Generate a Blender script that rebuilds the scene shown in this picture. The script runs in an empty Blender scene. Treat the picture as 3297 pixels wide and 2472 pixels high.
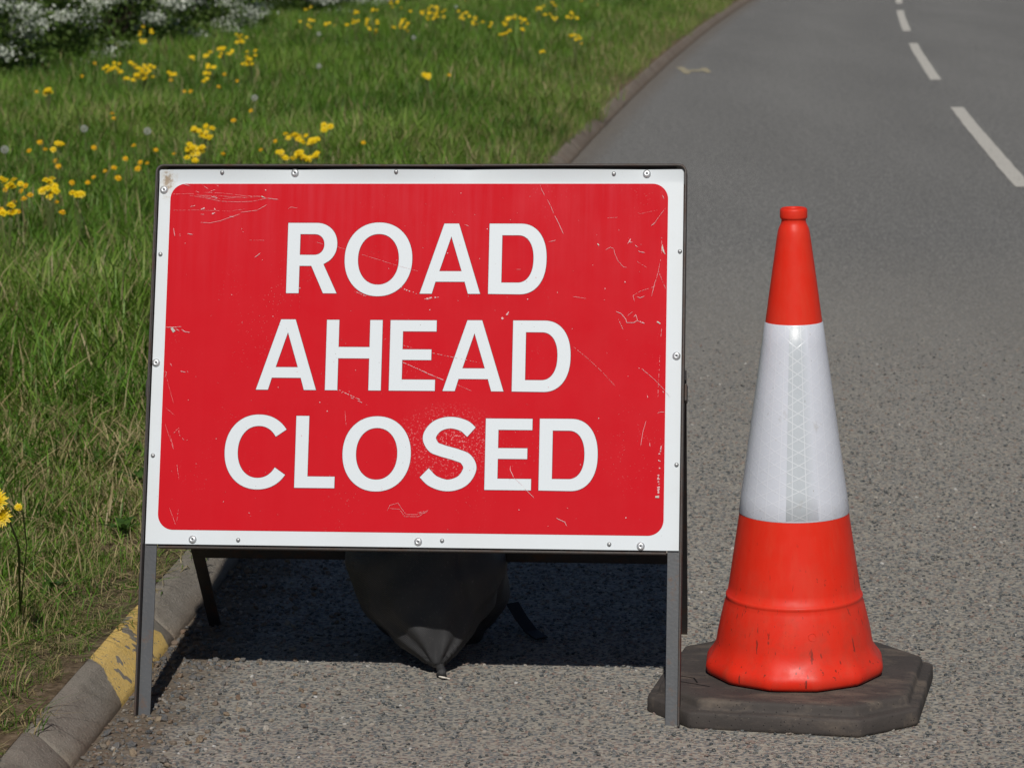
import bpy, bmesh, math, random
import numpy as np
from mathutils import Vector, Matrix

random.seed(7)
RNG = np.random.default_rng(11)
scene = bpy.context.scene
C = scene.collection
R = math.radians

# ------------------------------------------------------------------ camera
PITCH, ROLL, CAM_H = 0.1694, -0.0105, 1.5542
cam_data = bpy.data.cameras.new('camera')
cam = bpy.data.objects.new('camera', cam_data)
C.objects.link(cam)
fw = Vector((0, math.cos(PITCH), -math.sin(PITCH)))
rt0 = Vector((1, 0, 0)); up0 = rt0.cross(fw)
rt = math.cos(ROLL) * rt0 + math.sin(ROLL) * up0
up = -math.sin(ROLL) * rt0 + math.cos(ROLL) * up0
m = Matrix((rt, up, -fw)).transposed().to_4x4()
m.translation = (0, 0, CAM_H)
cam.matrix_world = m
cam_data.sensor_fit = 'HORIZONTAL'
cam_data.sensor_width = 36
cam_data.lens = 98.79
cam_data.clip_end = 6000
cam_data.dof.use_dof = True
cam_data.dof.focus_distance = 5.45
cam_data.dof.aperture_fstop = 11
cam_data.dof.aperture_blades = 9
scene.camera = cam

# ------------------------------------------------------------------ sky and sun
SUN_EL, SHADOW_AZ = R(45), R(1.5)          # shadows run along +Y, a touch to +X
world = bpy.data.worlds.new('World'); scene.world = world
world.use_nodes = True
wn = world.node_tree
sky = wn.nodes.new('ShaderNodeTexSky'); sky.sky_type = 'NISHITA'; sky.sun_disc = False
sky.sun_elevation = SUN_EL
sky.air_density = .6; sky.dust_density = .2; sky.ozone_density = 1.0
sky.sun_rotation = R(180) + SHADOW_AZ
bg = wn.nodes['Background']; bg.inputs['Strength'].default_value = 0.05
wn.links.new(sky.outputs[0], bg.inputs[0])
sun_data = bpy.data.lights.new('sun', 'SUN'); sun_data.energy = 5.0; sun_data.angle = R(0.53)
sun_data.color = (1.0, 0.955, 0.89)
sun = bpy.data.objects.new('sun', sun_data); C.objects.link(sun)
ldir = Vector((math.sin(SHADOW_AZ) * math.cos(SUN_EL), math.cos(SHADOW_AZ) * math.cos(SUN_EL), -math.sin(SUN_EL)))
sun.rotation_euler = ldir.to_track_quat('-Z', 'Y').to_euler()
sun.location = (-0.5, -6, 9)
scene.view_settings.view_transform = 'Standard'
scene.view_settings.look = 'None'
scene.view_settings.exposure = -0.60
scene.view_settings.gamma = 1.0
scene.view_settings.use_curve_mapping = False
scene.render.engine = 'CYCLES'
scene.cycles.use_denoising = True
scene.cycles.use_adaptive_sampling = True
scene.cycles.adaptive_threshold = .025
scene.cycles.max_bounces = 5
scene.cycles.diffuse_bounces = 3
scene.cycles.glossy_bounces = 2

# ------------------------------------------------------------------ helpers
def link(o, parent=None):
    C.objects.link(o)
    if parent is not None:
        o.parent = parent
    return o

def tag(o, label=None, cat=None, group=None, kind=None):
    if label: o['label'] = label
    if cat: o['category'] = cat
    if group: o['group'] = group
    if kind: o['kind'] = kind
    return o

def mesh_obj(name, verts, faces, mat, parent=None, smooth=False):
    me = bpy.data.meshes.new(name)
    me.from_pydata([tuple(map(float, v)) for v in verts], [], [tuple(f) for f in faces])
    me.update()
    if mat: me.materials.append(mat)
    if smooth:
        me.polygons.foreach_set('use_smooth', [True] * len(me.polygons))
    return link(bpy.data.objects.new(name, me), parent)

def bm_obj(name, bm, mat, parent=None, smooth=False):
    me = bpy.data.meshes.new(name)
    bm.normal_update()
    bm.to_mesh(me); bm.free()
    if mat: me.materials.append(mat)
    if smooth:
        me.polygons.foreach_set('use_smooth', [True] * len(me.polygons))
    return link(bpy.data.objects.new(name, me), parent)

def empty(name, loc=(0, 0, 0)):
    o = bpy.data.objects.new(name, None); o.empty_display_size = 0.1
    o.location = loc
    return link(o)

def box(bm, x0, x1, y0, y1, z0, z1, bev=0.0):
    r = bmesh.ops.create_cube(bm, size=1)
    vs = r['verts']
    for v in vs:
        v.co = Vector((x0 + (v.co.x + .5) * (x1 - x0), y0 + (v.co.y + .5) * (y1 - y0), z0 + (v.co.z + .5) * (z1 - z0)))
    if bev:
        es = list({e for v in vs for e in v.link_edges})
        bmesh.ops.bevel(bm, geom=es, offset=bev, segments=2, affect='EDGES', profile=.6)
    return vs

def tube_geom(pts, radii, n=8):
    """verts, faces of a tapered tube along pts (capped)"""
    pts = [Vector(p) for p in pts]; verts = []; faces = []
    for i, p in enumerate(pts):
        d = (pts[min(i + 1, len(pts) - 1)] - pts[max(i - 1, 0)]).normalized()
        a = d.cross(Vector((0.3, 0.1, 0.95)) if abs(d.z) < .9 else Vector((1, 0, 0))).normalized()
        b = d.cross(a)
        r = radii[i] if hasattr(radii, '__len__') else radii
        for k in range(n):
            t = 2 * math.pi * k / n
            verts.append(p + a * math.cos(t) * r + b * math.sin(t) * r)
    for i in range(len(pts) - 1):
        for k in range(n):
            k2 = (k + 1) % n
            faces.append((i * n + k, i * n + k2, (i + 1) * n + k2, (i + 1) * n + k))
    faces.append(tuple(range(n))[::-1]); faces.append(tuple(range((len(pts) - 1) * n, len(pts) * n)))
    return verts, faces

# ------------------------------------------------------------------ materials
class NT:
    def __init__(self, name):
        self.m = bpy.data.materials.new(name); self.m.use_nodes = True
        self.t = self.m.node_tree; self.n = self.t.nodes; self.l = self.t.links
        self.b = self.n['Principled BSDF']; self.out = self.n['Material Output']
    def node(self, typ, **kw):
        nd = self.n.new(typ)
        for k, v in kw.items(): setattr(nd, k, v)
        return nd
    def set(self, nd, i, v):
        if isinstance(v, bpy.types.NodeSocket): self.l.new(v, nd.inputs[i])
        elif v is not None: nd.inputs[i].default_value = v
    def coord(self, kind='Object'):
        return self.node('ShaderNodeTexCoord').outputs[kind]
    def mapping(self, vec, scale=(1, 1, 1), loc=(0, 0, 0)):
        nd = self.node('ShaderNodeMapping'); self.set(nd, 0, vec)
        nd.inputs['Scale'].default_value = scale; nd.inputs['Location'].default_value = loc
        return nd.outputs[0]
    def noise(self, vec, scale, detail=4, rough=.55, dist=0.0, out='Fac'):
        nd = self.node('ShaderNodeTexNoise'); self.set(nd, 'Vector', vec)
        nd.inputs['Scale'].default_value = scale; nd.inputs['Detail'].default_value = detail
        nd.inputs['Roughness'].default_value = rough; nd.inputs['Distortion'].default_value = dist
        return nd.outputs[out]
    def voro(self, vec, scale, feature='F1', out='Distance', rnd=1.0):
        nd = self.node('ShaderNodeTexVoronoi'); nd.feature = feature; self.set(nd, 'Vector', vec)
        nd.inputs['Scale'].default_value = scale; nd.inputs['Randomness'].default_value = rnd
        return nd.outputs[out]
    def ramp(self, fac, stops, interp='LINEAR'):
        nd = self.node('ShaderNodeValToRGB'); self.set(nd, 0, fac)
        cr = nd.color_ramp; cr.interpolation = interp
        while len(cr.elements) < len(stops): cr.elements.new(.5)
        for e, (p, c) in zip(cr.elements, stops):
            e.position = p
            e.color = (c, c, c, 1) if isinstance(c, (int, float)) else (*c[:3], 1)
        return nd.outputs[0]
    def mix(self, fac, a, b, blend='MIX'):
        nd = self.node('ShaderNodeMix', data_type='RGBA', blend_type=blend)
        self.set(nd, 0, fac)
        for i, v in ((6, a), (7, b)):
            if isinstance(v, bpy.types.NodeSocket): self.l.new(v, nd.inputs[i])
            else: nd.inputs[i].default_value = (v, v, v, 1) if isinstance(v, (int, float)) else (*v[:3], 1)
        return nd.outputs[2]
    def math(self, op, a, b=None, c=None, clamp=False):
        nd = self.node('ShaderNodeMath', operation=op); nd.use_clamp = clamp
        for i, v in enumerate((a, b, c)): self.set(nd, i, v)
        return nd.outputs[0]
    def maprange(self, v, a, b, c=0.0, d=1.0):
        nd = self.node('ShaderNodeMapRange'); self.set(nd, 0, v)
        for i, q in enumerate((a, b, c, d)): nd.inputs[i + 1].default_value = q
        return nd.outputs[0]
    def sep(self, v):
        nd = self.node('ShaderNodeSeparateXYZ'); self.set(nd, 0, v); return nd.outputs
    def attr(self, name, kind='GEOMETRY', out='Fac'):
        nd = self.node('ShaderNodeAttribute'); nd.attribute_name = name; nd.attribute_type = kind
        return nd.outputs[out]
    def bump(self, h, strength=.5, dist=.002, prev=None):
        nd = self.node('ShaderNodeBump'); self.set(nd, 'Height', h)
        nd.inputs['Strength'].default_value = strength; nd.inputs['Distance'].default_value = dist
        if prev is not None: self.set(nd, 'Normal', prev)
        self.l.new(nd.outputs[0], self.b.inputs['Normal']); return nd.outputs[0]
    def base(self, col, rough=.6, spec=.5, metal=0.0):
        self.set(self.b, 'Base Color', col if isinstance(col, bpy.types.NodeSocket) else (*col[:3], 1))
        self.set(self.b, 'Roughness', rough); self.set(self.b, 'Metallic', metal)
        self.set(self.b, 'Specular IOR Level', spec)

# road-edge curve: x of the kerb's road side against y, and x of the centre line
def kx(y): return -1.2434 + .0837 * y + .000677 * y * y
def kslope(y): return .0837 + 2 * .000677 * y
def cx(y): return 1.5926 + .0672 * y + .000785 * y * y

def kerb_distance(n):
    """metres from the kerb line towards the road, as a shader value"""
    p = n.sep(n.node('ShaderNodeNewGeometry').outputs['Position'])
    k = n.math('MULTIPLY_ADD', p[1], .000677, .0837)
    k = n.math('MULTIPLY_ADD', k, p[1], -1.2434)
    return n.math('SUBTRACT', p[0], k)

def mat_asphalt():
    n = NT('asphalt'); co = n.node('ShaderNodeNewGeometry').outputs['Position']
    wob = n.noise(co, 60, 2, out='Color')
    nd = n.node('ShaderNodeVectorMath', operation='MULTIPLY_ADD'); n.set(nd, 0, wob); nd.inputs[1].default_value = (.006,) * 3; n.set(nd, 2, co)
    v = nd.outputs[0]
    cellc = n.voro(v, 105, 'F1', 'Color'); d = n.voro(v, 105, 'F1', 'Distance')
    rnd = n.sep(cellc)[0]
    stone = n.ramp(rnd, [(0, (.11, .12, .13)), (.35, (.19, .197, .2)), (.6, (.25, .24, .225)), (.8, (.21, .165, .148)), (.95, (.31, .285, .25)), (1, (.42, .41, .39))])
    binder = n.mix(n.noise(co, 18, 5), (.425, .39, .325), (.33, .31, .268))
    near = n.mix(n.maprange(d, .38, .62), stone, binder)
    # further down the road the surface is cleaner and bluer, the dust stays near the kerb and the lay-by
    y = n.sep(co)[1]
    g1 = n.noise(co, 75, 2, .6); g2 = n.noise(n.mapping(co, (1, .45, 1)), 22, 4, .75)
    far = n.mix(n.maprange(g1, .38, .62), (.092, .094, .093), (.35, .343, .325))
    far = n.mix(n.maprange(g2, .42, .62, 0, .55), far, (.125, .125, .124))
    far = n.mix(n.maprange(n.voro(co, 16, 'F1', 'Distance'), .09, .05, 0, .8), far, (.4, .39, .37))
    col = n.mix(n.maprange(y, 7.0, 13.0), near, far)
    kd = kerb_distance(n)
    big = n.noise(n.mapping(co, (.9, .12, 1)), 1.6, 4, .6)
    col = n.mix(1.0, col, n.ramp(big, [(.3, .92), (.7, 1.07)]), 'MULTIPLY')
    # old oil spots and wheel tracks polished a little darker
    spot = n.math('MULTIPLY', n.maprange(n.noise(co, 2.6, 5, .65), .66, .74), .35)
    col = n.mix(spot, col, (.09, .088, .085))
    tr = n.math('SINE', n.math('MULTIPLY', kd, 3.6))
    col = n.mix(n.math('MULTIPLY', n.maprange(tr, -1, 1), .12), col, (.10, .10, .098))
    # sandy dirt and fines swept against the kerb
    edge = n.math('ADD', kd, n.math('MULTIPLY', n.math('SUBTRACT', n.noise(co, 9, 6, .65), .5), .34))
    dirt = n.mix(n.noise(co, 220, 3, .7), (.2, .155, .11), (.1, .08, .06))
    nearf = n.maprange(y, 10, 16, .95, .45)
    col = n.mix(n.math('MULTIPLY', n.maprange(edge, .20, .06), nearf), col, dirt)
    n.base(col, .85, .3)
    fine = n.noise(co, 420, 3, .7)
    b1 = n.bump(n.math('SUBTRACT', n.math('MULTIPLY', fine, .35), d), .8, .004)
    return n.m

def mat_chip():
    n = NT('road_chipping'); t = n.attr('tint', 'INSTANCER')
    col = n.ramp(t, [(0, (.04, .05, .058)), (.22, (.10, .116, .126)), (.45, (.18, .193, .194)), (.58, (.235, .235, .228)), (.72, (.30, .272, .24)), (.84, (.23, .155, .135)), (.95, (.37, .33, .28)), (.985, (.42, .39, .35)), (1, (.62, .61, .59))])
    co = n.coord('Object')
    col = n.mix(n.maprange(n.noise(co, 3, 4), .50, .66, 0, .6), col, (.43, .388, .318))
    n.base(col, .7, .35); n.bump(n.noise(co, 6, 4), .4, .1)
    return n.m

def mat_gravel():
    n = NT('loose_gravel'); t = n.attr('tint', 'INSTANCER')
    col = n.ramp(t, [(0, (.1, .11, .12)), (.35, (.17, .175, .18)), (.6, (.24, .21, .17)), (.8, (.2, .13, .09)), (.92, (.33, .26, .18)), (1, (.5, .47, .42))])
    co = n.coord('Object')
    col = n.mix(n.maprange(n.noise(co, 2.5, 4), .4, .75, 0, .7), col, (.25, .2, .15))
    n.base(col, .8, .3); n.bump(n.noise(co, 5, 5), .5, .1)
    return n.m

def mat_concrete(painted=False):
    n = NT('kerb_concrete_painted' if painted else 'kerb_concrete')
    co = n.node('ShaderNodeNewGeometry').outputs['Position']
    c = n.mix(n.noise(co, 7, 6, .65), (.215, .19, .16), (.36, .325, .275))
    c = n.mix(n.maprange(n.noise(co, 34, 5, .7), .5, .72, 0, .5), c, (.12, .105, .085))
    pit = n.voro(co, 120, 'F1', 'Distance')
    c = n.mix(n.maprange(pit, .2, .12, 0, .7), c, (.44, .42, .37))
    c = n.mix(n.maprange(n.noise(co, 260, 3, .7), .56, .7, 0, .6), c, (.15, .13, .105))
    ob = n.node('ShaderNodeObjectInfo').outputs['Random']
    c = n.mix(1.0, c, n.ramp(ob, [(0, .86), (1, 1.1)]), 'MULTIPLY')
    p = n.sep(co)
    # soil film, heavier along the unswept stretch further on
    c = n.mix(n.math('MULTIPLY', n.maprange(p[1], 7.5, 13.0), n.maprange(n.noise(co, 3, 5), .3, .6, .45, .85)), c, (.175, .135, .105))
    # soil washed over the lower edge
    low = n.math('ADD', p[2], n.math('MULTIPLY', n.noise(co, 14, 5), -.045))
    c = n.mix(n.maprange(low, .012, -.015, 0, .75), c, (.16, .12, .085))
    if painted:
        # a patch of old yellow road paint, chipped through to the concrete
        w = n.math('ADD', p[1], n.math('MULTIPLY', n.math('SUBTRACT', n.noise(co, 26, 5, .7), .5), .05))
        sk = n.math('SUBTRACT', w, n.math('MULTIPLY', n.math('ADD', p[0], .76), -1.35))
        a = n.math('MULTIPLY', n.maprange(sk, 5.335, 5.342), n.maprange(sk, 5.835, 5.828))
        chip = n.maprange(n.noise(n.mapping(co, (1, .75, 1), (.31, .12, 0)), 15, 3, .55), .60, .612, 1, 0)
        crumbs = n.maprange(n.noise(co, 95, 3, .6), .645, .655, 1, 0)
        topfade = n.maprange(n.math('ADD', p[2], n.math('MULTIPLY', n.noise(co, 60, 3), .035)), .097, .113, 1, .0)
        a = n.math('MULTIPLY', n.math('MULTIPLY', a, chip), n.math('MULTIPLY', crumbs, topfade))
        yel = n.mix(n.noise(co, 24, 6, .7), (.74, .48, .10), (.70, .52, .23))
        yel = n.mix(n.maprange(n.noise(co, 70, 4, .7), .55, .75, 0, .6), yel, (.46, .36, .21))
        c = n.mix(a, c, yel)
    n.base(c, .88, .25)
    h = n.math('ADD', n.noise(co, 120, 5, .7), n.math('MULTIPLY', n.maprange(pit, .2, .0), -.3))
    n.bump(h, .85, .006)
    return n.m

def mat_soil():
    n = NT('verge_soil'); co = n.node('ShaderNodeNewGeometry').outputs['Position']
    c = n.ramp(n.noise(co, 60, 6, .75), [(.3, (.06, .042, .026)), (.5, (.15, .11, .07)), (.68, (.27, .205, .14))])
    c = n.mix(n.maprange(n.noise(co, 2.2, 4), .5, .7, 0, .6), c, (.05, .06, .02))
    n.base(c, .95, .1); n.bump(n.noise(co, 90, 5, .7), .8, .01)
    return n.m

def mat_grass():
    n = NT('grass_blade')
    t = n.attr('tint', 'INSTANCER'); bc = n.attr('bc')
    green = n.ramp(t, [(0, (.055, .13, .014)), (.4, (.11, .23, .024)), (.7, (.18, .30, .04)), (1, (.28, .37, .09))])
    straw = n.mix(t, (.36, .28, .14), (.46, .39, .22))
    dry = n.attr('dry', 'INSTANCER')
    f = n.maprange(n.math('ADD', bc, n.math('MULTIPLY', dry, .62)), .84, .97)
    col = n.mix(f, green, straw)
    v2 = n.attr('bv')
    col = n.mix(1.0, col, n.ramp(v2, [(0, .72), (1, 1.28)]), 'MULTIPLY')
    n.base(col, .5, .35)
    tr = n.node('ShaderNodeBsdfTranslucent')
    n.set(tr, 0, n.mix(1.0, col, (1.0, 1.15, .55), 'MULTIPLY'))
    ms = n.node('ShaderNodeMixShader'); ms.inputs[0].default_value = .32
    n.l.new(n.b.outputs[0], ms.inputs[1]); n.l.new(tr.outputs[0], ms.inputs[2]); n.l.new(ms.outputs[0], n.out.inputs[0])
    return n.m

def mat_leaf(name, a, b, trans=.3, rough=.45):
    n = NT(name); co = n.coord('Object')
    bc = n.attr('bc')
    col = n.mix(bc, a, b)
    n.base(col, rough, .35)
    tr = n.node('ShaderNodeBsdfTranslucent'); n.set(tr, 0, col)
    ms = n.node('ShaderNodeMixShader'); ms.inputs[0].default_value = trans
    n.l.new(n.b.outputs[0], ms.inputs[1]); n.l.new(tr.outputs[0], ms.inputs[2]); n.l.new(ms.outputs[0], n.out.inputs[0])
    return n.m

def mat_flat(name, col, rough=.6, spec=.4, metal=0, var=.12, scale=30, bump=0):
    n = NT(name); co = n.coord('Object')
    c = n.mix(n.noise(co, scale, 4), tuple(x * (1 - var) for x in col), tuple(min(1, x * (1 + var)) for x in col))
    n.base(c, rough, spec, metal)
    if bump: n.bump(n.noise(co, scale * 3, 4), bump, .002)
    return n.m

def mat_plate():
    n = NT('white_sign_plate'); co = n.coord('Object')
    c = n.mix(n.noise(co, 900, 1), (.67, .725, .77), (.73, .78, .815))
    c = n.mix(n.maprange(n.noise(co, 6, 5, .6), .45, .8, 0, .22), c, (.56, .55, .5))
    dirt = n.maprange(n.noise(n.mapping(co, (1, 1, .7)), 150, 4, .65), .68, .74, 0, .75)
    grime = n.maprange(n.noise(co, 9, 3), .42, .62)
    c = n.mix(n.math('MULTIPLY', dirt, grime), c, (.22, .17, .11))
    p = n.sep(co)
    # rust bleeding from the top-left corner and the right edge
    dx = n.math('SUBTRACT', p[0], -.508); dz = n.math('SUBTRACT', p[2], 1.062)
    dd = n.math('SQRT', n.math('ADD', n.math('MULTIPLY', dx, dx), n.math('MULTIPLY', n.math('MULTIPLY', dz, dz), .25)))
    dd = n.math('ADD', dd, n.math('MULTIPLY', n.math('SUBTRACT', n.noise(co, 120, 4, .7), .5), .045))
    c = n.mix(n.maprange(dd, .010, .003, 0, .85), c, (.25, .15, .075))
    c = n.mix(n.maprange(dd, .020, .009, 0, .35), c, (.5, .42, .3))
    n.base(c, .42, .4); n.bump(n.noise(co, 40, 4), .05, .002)
    return n.m

def mat_red():
    n = NT('red_sign_face'); co = n.coord('Object')
    c = n.mix(n.noise(co, 7, 5, .6), (.62, .006, .016), (.55, .005, .012))
    streak = n.noise(n.mapping(co, (26, 1, 1.6)), 2.2, 5, .6)
    p = n.sep(co)
    upper = n.maprange(p[2], .8, 1.06)
    fade = n.math('MULTIPLY', n.maprange(streak, .4, .75), n.math('MULTIPLY_ADD', upper, .24, .02))
    c = n.mix(fade, c, (.66, .07, .10))
    # a gravel-blasted patch and fine chips
    sp = n.voro(co, 210, 'F1', 'Distance'); g = n.maprange(n.noise(co, 5, 4, .6), .52, .68)
    c = n.mix(n.math('MULTIPLY', n.maprange(sp, .10, .06), n.math('MULTIPLY_ADD', g, .8, .02)), c, (.78, .6, .6))
    dx = n.math('SUBTRACT', p[0], .07); dz = n.math('SUBTRACT', p[2], .54)
    dd = n.math('SQRT', n.math('ADD', n.math('MULTIPLY', n.math('MULTIPLY', dx, dx), .5), n.math('MULTIPLY', dz, dz)))
    blast = n.math('MULTIPLY', n.maprange(dd, .085, .02), n.maprange(n.noise(co, 260, 2, .6), .57, .66))
    c = n.mix(n.math('MULTIPLY', blast, .55), c, (.80, .45, .45))
    n.base(c, n.maprange(n.noise(co, 12, 4), .3, .7, .45, .62), .09)
    n.bump(n.noise(co, 300, 2), .04, .001)
    return n.m

def mat_letter():
    n = NT('white_reflective_letter'); co = n.coord('Object')
    c = n.mix(n.noise(co, 1100, 1), (.66, .72, .77), (.73, .785, .82))
    sp = n.voro(co, 90, 'F1', 'Distance'); g = n.maprange(n.noise(co, 11, 3), .5, .6)
    c = n.mix(n.math('MULTIPLY', n.maprange(sp, .085, .05), g), c, (.33, .3, .27))
    n.base(c, .42, .4)
    return n.m

def mat_steel(name, base, rust=.35, rustcol=(.13, .055, .028), rough=.5, sc=22):
    n = NT(name); co = n.coord('Object')
    c = n.mix(n.noise(n.mapping(co, (1, 1, .25)), sc * 2, 5, .65), tuple(x * .8 for x in base), tuple(x * 1.25 for x in base))
    r = n.maprange(n.noise(co, sc, 6, .7), .60 - rust * .25, .72, 0, .85)
    c = n.mix(r, c, rustcol)
    c = n.mix(n.maprange(n.noise(co, 350, 2, .6), .66, .75, 0, .5), c, (.25, .2, .15))
    n.base(c, n.math('MULTIPLY_ADD', r, .25, rough), .4, .25)
    n.bump(n.noise(co, 160, 4), .25, .001)
    return n.m

def mat_cone():
    n = NT('orange_red_cone_plastic'); co = n.coord('Object')
    p = n.sep(co)
    c = n.mix(n.noise(co, 14, 5, .6), (.80, .030, .010), (.74, .024, .009))
    c = n.mix(n.maprange(n.noise(n.mapping(co, (1, 1, .12)), 60, 4, .6), .5, .75, 0, .3), c, (.74, .075, .035))
    low = n.maprange(p[2], .36, .10)
    sp = n.noise(n.mapping(co, (1, 1, .55)), 120, 3, .6)
    a = n.math('MULTIPLY', n.maprange(sp, .675, .70), n.math('MULTIPLY_ADD', low, .8, .05))
    st = n.noise(n.mapping(co, (1, 1, .11)), 90, 3, .6)
    b = n.math('MULTIPLY', n.maprange(st, .655, .69), n.math('MULTIPLY', low, .8))
    c = n.mix(n.math('MAXIMUM', a, b), c, (.035, .018, .014))
    grime = n.math('MULTIPLY', n.maprange(n.noise(co, 22, 5, .7), .48, .75), n.math('MULTIPLY', low, .42))
    c = n.mix(grime, c, (.28, .06, .035))
    film = n.maprange(n.noise(n.mapping(co, (1, 1, .4)), 8, 6, .7), .45, .75, 0, .22)
    c = n.mix(film, c, (.50, .12, .075))
    n.base(c, n.maprange(n.noise(co, 30, 4), .3, .7, .38, .58), .3)
    n.set(n.b, 'Subsurface Weight', .05); n.b.inputs['Subsurface Radius'].default_value = (.01, .002, .001)
    n.bump(n.noise(co, 45, 4), .12, .003)
    return n.m

def mat_sleeve(name, cell, line, strong, fade=False):
    """retroreflective sheeting: honeycomb of sealed cells, u/v in metres on the sleeve"""
    n = NT(name)
    uv = n.attr('suv', out='Vector'); s = n.sep(uv)
    W = .0215
    def lines(ang, off):
        a = n.math('ADD', n.math('MULTIPLY', s[0], math.cos(ang) / W), n.math('MULTIPLY', s[1], math.sin(ang) / W))
        f = n.math('FRACT', n.math('ADD', a, off))
        return n.math('ABSOLUTE', n.math('SUBTRACT', f, .5))
    d = [lines(math.pi / 3 * k, .5) for k in range(3)]
    mx = n.math('MAXIMUM', n.math('MAXIMUM', d[0], d[1]), d[2])
    ln = n.maprange(mx, .452, .474)
    co = n.coord('Object')
    base = n.mix(n.noise(co, 20, 5), cell, tuple(x * .93 for x in cell))
    c = n.mix(n.math('MULTIPLY', ln, strong), base, line)
    if fade: c = n.mix(n.maprange(s[0], math.radians(-84) * .082, math.radians(-68.5) * .082), c, (.69, .72, .80))  # painted dim reflection blends into the plain sleeve colour towards the right
    dirt = n.maprange(n.noise(n.mapping(co, (1, 1, .6)), 34, 6, .7), .62, .74, 0, .45)
    c = n.mix(dirt, c, (.42, .4, .36))
    sc = n.maprange(n.noise(n.mapping(co, (1, 1, .35)), 130, 3, .6), .70, .73, 0, .6)
    c = n.mix(sc, c, (.3, .28, .24))
    n.base(c, n.maprange(n.noise(co, 26, 4), .35, .7, .2, .42), .55)
    n.bump(n.math('ADD', n.math('MULTIPLY', ln, .5), n.math('MULTIPLY', n.noise(co, 28, 4), 1.2)), .25, .0015)
    return n.m

def mat_rubber():
    n = NT('recycled_rubber_base'); co = n.coord('Object'); p = n.sep(co)
    c = n.mix(n.noise(co, 9, 6, .65), (.032, .030, .029), (.10, .084, .076))
    c = n.mix(n.maprange(n.noise(n.mapping(co, (.6, 1.6, 1)), 11, 5, .7), .50, .68, 0, .6), c, (.20, .16, .125))
    c = n.mix(n.maprange(n.voro(co, 110, 'F1', 'Distance'), .16, .11, 0, .8), c, (.016, .014, .013))
    c = n.mix(n.maprange(n.noise(co, 300, 2), .68, .76, 0, .6), c, (.24, .2, .16))
    n.base(c, .78, .3)
    n.bump(n.math('SUBTRACT', n.noise(co, 70, 6, .7), n.maprange(n.voro(co, 110, 'F1', 'Distance'), .16, .08)), .45, .003)
    return n.m

def mat_sack():
    n = NT('black_woven_sack'); co = n.coord('Object')
    s = n.sep(n.mapping(co, (1, .5, 1)))
    w1 = n.math('SINE', n.math('MULTIPLY', n.math('ADD', s[0], s[1]), 1500)); w2 = n.math('SINE', n.math('MULTIPLY', s[2], 1500))
    weave = n.math('MULTIPLY', w1, w2)
    c = n.mix(n.noise(co, 12, 5, .6), (.022, .023, .025), (.048, .048, .05))
    c = n.mix(n.maprange(n.noise(co, 160, 3, .7), .6, .75, 0, .6), c, (.13, .12, .11))
    n.base(c, .55, .4)
    n.bump(n.math('ADD', weave, n.math('MULTIPLY', n.noise(co, 18, 5, .6), 5)), .35, .0015)
    return n.m

def mat_marking(name, col, under, wear):
    n = NT(name); co = n.node('ShaderNodeNewGeometry').outputs['Position']
    w = n.maprange(n.noise(co, 55, 6, .75), .62 - wear * .3, .70 - wear * .22)
    c = n.mix(n.noise(co, 8, 4), tuple(x * .88 for x in col), col)
    c = n.mix(n.math('MULTIPLY', w, .85), c, under)
    n.base(c, .75, .3); n.bump(n.noise(co, 160, 4), .5, .003)
    return n.m

M = dict(
    asphalt=mat_asphalt(), chip=mat_chip(), gravel=mat_gravel(), concrete=mat_concrete(), painted=mat_concrete(True),
    soil=mat_soil(), grass=mat_grass(), plate=mat_plate(), red=mat_red(), letter=mat_letter(),
    rim=mat_steel('brown_steel_rim', (.05, .043, .04), .45, (.085, .045, .028), .5),
    leg=mat_steel('grey_steel_leg', (.082, .086, .092), .15, (.12, .06, .03), .42),
    dark=mat_steel('dark_steel', (.035, .033, .035), .3, (.09, .04, .022), .55),
    rivet=mat_flat('aluminium_rivet', (.62, .64, .66), .35, .5, .55, .08, 300),
    bolt=mat_flat('dull_bolt', (.36, .37, .38), .45, .5, .6, .15, 300),
    hole=mat_flat('rivet_hole', (.01, .01, .01), .8, .2),
    edge=mat_flat('maroon_print_edge', (.16, .006, .012), .5, .4),
    scratch=mat_flat('bare_scratch', (.72, .42, .44), .5, .3, 0, .25, 60),
    greychip=mat_flat('bare_metal_chip', (.45, .44, .4), .5, .4, .2, .25, 90),
    cone=mat_cone(), sleeve=mat_sleeve('white_reflective_sleeve', (.69, .72, .80), (.80, .82, .87), .32),
    reflection_band=mat_sleeve('grey_painted_reflection', (.57, .615, .66), (.80, .83, .87), .6, True),  # duller grey paints in the dim reflection of sheeting seen square-on
    rubber=mat_rubber(), sack=mat_sack(), string=mat_flat('white_string', (.75, .7, .62), .8, .2),
    strap=mat_flat('black_strap', (.02, .02, .021), .6, .3),
    white_line=mat_marking('white_road_paint', (.60, .58, .53), (.2, .195, .18), .25),
    yellow_mark=mat_marking('yellow_survey_paint', (.50, .43, .26), (.2, .2, .19), .6),
    petal=mat_leaf('yellow_petal', (.90, .68, .015), (.86, .57, .008), .25),
    petal_orange=mat_leaf('orange_yellow_petal', (.84, .50, .008), (.80, .40, .005), .25),
    stem=mat_leaf('flower_stem', (.10, .16, .045), (.14, .12, .05), .1),
    clock=mat_leaf('dandelion_seed', (.82, .82, .80), (.72, .72, .70), .4),
    weed=mat_leaf('broad_weed_leaf', (.035, .095, .016), (.08, .15, .03), .3),
    hedge_leaf=mat_leaf('hawthorn_leaf', (.05, .105, .018), (.15, .225, .05), .4),
    blossom=mat_leaf('white_blossom', (.84, .87, .80), (.70, .75, .64), .35),
    bark=mat_flat('hedge_bark', (.07, .055, .04), .9, .2, 0, .3, 12),
)
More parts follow.
